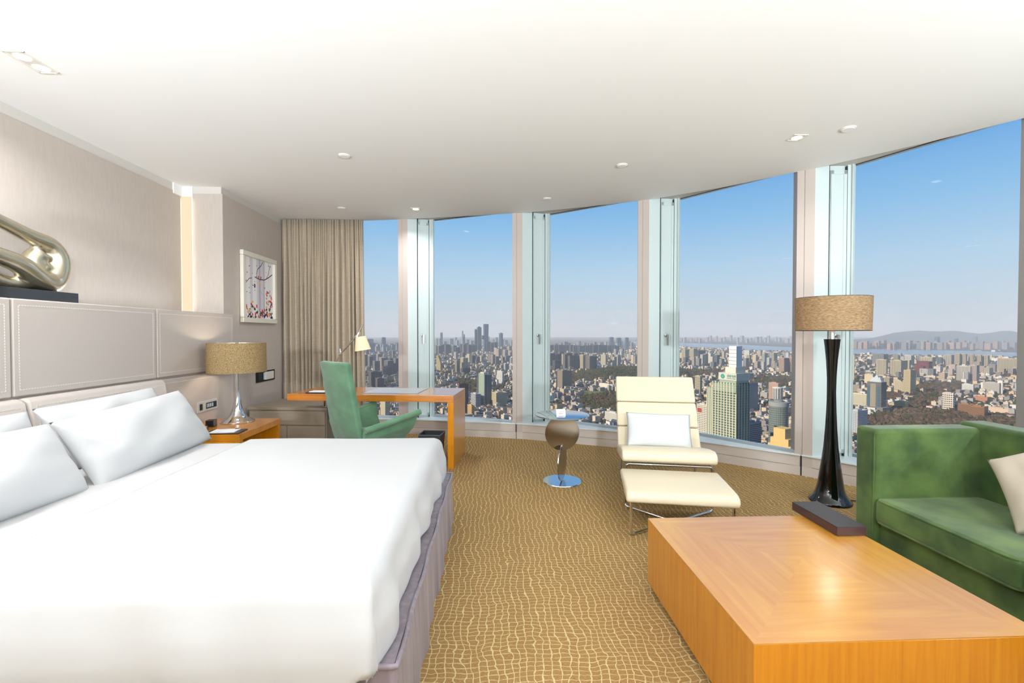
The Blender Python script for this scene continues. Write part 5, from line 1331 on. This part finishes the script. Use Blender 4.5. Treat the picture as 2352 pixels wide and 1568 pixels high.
bm = nb(); prism(bm, [(p.x, p.y) for p in gp], GZ, GZ + .6)
tag(mk('playing_field', bm, M('field grass', (.38, .42, .18), .95)), 'flat green playing field among trees in the third window', 'field')
def in_woods(px, py): return any(inside(px, py, w) for w in WOODS)
taken = []
for o in bpy.data.objects:
    if o.get('category') == 'building': taken.append((o.location.x, o.location.y))
cell = {}
for x, y in taken: cell.setdefault((int(x // 60), int(y // 60)), []).append((x, y))
def near_tower(x, y, r):
    cx_, cy_ = int(x // 60), int(y // 60)
    return any((x - a) ** 2 + (y - b) ** 2 < r * r for i in (-1, 0, 1) for j in (-1, 0, 1) for a, b in cell.get((cx_ + i, cy_ + j), ()))
def ramp_pos():
    az = math.radians(rnd.uniform(-22, 52)); r = 800 * math.exp(rnd.uniform(0, math.log(9000 / 800)))
    return r * math.sin(az + YAW), r * math.cos(az + YAW), r
V = []; FC = []; MI = []
HCOL = [(.92, .90, .86), (.88, .82, .72), (.80, .74, .66), (.86, .76, .60), (.72, .70, .68), (.62, .60, .58)]
RCOL = [(.60, .58, .56), (.52, .36, .30), (.66, .44, .34), (.70, .68, .66), (.48, .46, .46), (.80, .78, .74), (.40, .42, .46)]
hmats = [M('house wall %d' % i, tuple(v * .84 for v in c), .85, spec=.1) for i, c in enumerate(HCOL)] + [M('house roof %d' % i, tuple(v * .84 for v in c), .85, spec=.1) for i, c in enumerate(RCOL)]
cnt = 0; tries = 0
while cnt < 8500 and tries < 60000:
    tries += 1
    x, y, r = ramp_pos(); px, py, w = to_px((x, y, GZ))
    if px < 830 or px > 2380 or py > 1060: continue
    if inside(px, py, RIV) or in_woods(px, py) or inside(px, py, FIELD): continue
    if near_tower(x, y, 26): continue
    cnt += 1
    k = 1 + max(0, r - 2500) / 3500
    a, b_, h = rnd.uniform(5, 14) * k, rnd.uniform(4, 8) * k, rnd.choice((5, 7, 9, 12, 16, 20)) * rnd.uniform(.8, 1.2) * (1 + .25 * (k - 1))
    yaw = GRID + rnd.choice((0, 0, 0, math.pi / 2)) + rnd.uniform(-.12, .12); ca, sa = math.cos(yaw), math.sin(yaw)
    base = len(V)
    def P_(u, v, z): V.append((x + u * ca - v * sa, y + u * sa + v * ca, GZ + z))
    for z in (0, h):
        for u, v in ((-a, -b_), (a, -b_), (a, b_), (-a, b_)): P_(u, v, z)
    wm_ = rnd.randrange(len(HCOL)); rm = len(HCOL) + rnd.randrange(len(RCOL))
    for q in ((0, 1, 5, 4), (1, 2, 6, 5), (2, 3, 7, 6), (3, 0, 4, 7)): FC.append(tuple(base + i for i in q)); MI.append(wm_)
    if h < 13 and r < 4000 and rnd.random() < .7:
        P_(-a * .7, 0, h + b_ * .45); P_(a * .7, 0, h + b_ * .45)
        for q in ((4, 5, 9, 8), (6, 7, 8, 9), (5, 6, 9), (7, 4, 8)): FC.append(tuple(base + i for i in q)); MI.append(rm)
    else:
        FC.append(tuple(base + i for i in (4, 5, 6, 7))); MI.append(rm)
        if rnd.random() < .6:
            base = len(V)
            for z in (h, h + 3):
                for u, v in ((-a * .4, -b_ * .5), (a * .1, -b_ * .5), (a * .1, b_ * .4), (-a * .4, b_ * .4)): P_(u, v, z)
            for q in ((0, 1, 5, 4), (1, 2, 6, 5), (2, 3, 7, 6), (3, 0, 4, 7), (4, 5, 6, 7)): FC.append(tuple(base + i for i in q)); MI.append(wm_)
me = bpy.data.meshes.new('low_houses'); me.from_pydata(V, [], FC)
for m_ in hmats: me.materials.append(m_)
me.polygons.foreach_set('material_index', MI)
o = bpy.data.objects.new('low_houses', me); COL.objects.link(o); o['kind'] = 'stuff'
tag(o, 'countless low pale houses with small roofs filling the city between the towers', 'houses')
# trees
ico = bmesh.new(); bmesh.ops.create_icosphere(ico, subdivisions=1, radius=1.0)
iv = [v.co.copy() for v in ico.verts]; ifc = [tuple(v.index for v in f.verts) for f in ico.faces]; ico.free()
TV = []; TF = []; TM = []
TCOL = [(.36, .29, .22), (.42, .34, .26), (.22, .26, .13), (.28, .31, .16), (.31, .26, .20)]
tmats = [M('tree crown %d' % i, tuple(v * .86 for v in c), .95, spec=.05) for i, c in enumerate(TCOL)]
def tree(x, y, z, s, h, mi):
    base = len(TV); rr = rnd.uniform(0, 6)
    for v in iv:
        j = rnd.uniform(.75, 1.2)
        TV.append((x + (v.x * math.cos(rr) - v.y * math.sin(rr)) * s * j, y + (v.x * math.sin(rr) + v.y * math.cos(rr)) * s * j, z + (v.z * .8 + .7) * h * j))
    for f in ifc: TF.append(tuple(base + i for i in f)); TM.append(mi)
cnt = 0; tries = 0
while cnt < 17000 and tries < 120000:
    tries += 1
    x, y, r = ramp_pos(); px, py, w = to_px((x, y, GZ))
    if px < 830 or px > 2380 or py > 1060 or inside(px, py, RIV) or inside(px, py, FIELD): continue
    wd = in_woods(px, py)
    if not wd and r > 3000 and rnd.random() < .5: continue
    if near_tower(x, y, 20): continue
    k = 1 + max(0, r - 2000) / 3000; cnt += 1
    mi = rnd.choice((0, 0, 1, 1, 4, 2)) if (wd and px > 1700) else rnd.choice((2, 3, 2, 0, 1, 4))
    tree(x, y, GZ, rnd.uniform(4, 8) * k, rnd.uniform(4.5, 8) * (1 + .3 * (k - 1)), mi)
# dense planting of the woods nearest the sill
for wpoly in WOODS:
    xs = [p[0] for p in wpoly]; ysx = [p[1] for p in wpoly]; A = (max(xs) - min(xs)) * (max(ysx) - min(ysx)); n_ = int(min(2600, A * .22))
    for _ in range(n_):
        px, py = rnd.uniform(min(xs), max(xs)), rnd.uniform(min(ysx), max(ysx))
        if not inside(px, py, wpoly): continue
        g = ground(px, py)
        if near_tower(g.x, g.y, 24): continue
        k = 1 + max(0, g.length - 1800) / 3000
        tree(g.x, g.y, GZ, rnd.uniform(4, 8) * k, rnd.uniform(5, 9), rnd.choice((0, 0, 1, 1, 4, 4, 2)) if px > 1900 else rnd.choice((2, 3, 0, 4, 1)))
lh = bpy.data.objects['low_hill']
hv_ = [v.co.copy() for v in lh.data.vertices]; hf = [[hv_[i] for i in p.vertices] for p in lh.data.polygons]
for _ in range(2600):
    q = rnd.choice(hf); a, b_ = rnd.random(), rnd.random()
    p = (q[0] * (1 - a) + q[1] * a) * (1 - b_) + (q[3] * (1 - a) + q[2] * a) * b_
    tree(p.x, p.y, p.z - 3, rnd.uniform(5, 10), rnd.uniform(5, 8), rnd.choice((2, 3, 3, 0, 4)))
me = bpy.data.meshes.new('city_trees'); me.from_pydata(TV, [], TF)
for m_ in tmats: me.materials.append(m_)
me.polygons.foreach_set('material_index', TM)
o = bpy.data.objects.new('city_trees', me); COL.objects.link(o); o['kind'] = 'stuff'
tag(o, 'brown winter trees and dark green evergreens spread through the city', 'trees')
print('BUILDINGS', NB[0], 'trees', len(TF) // 20)
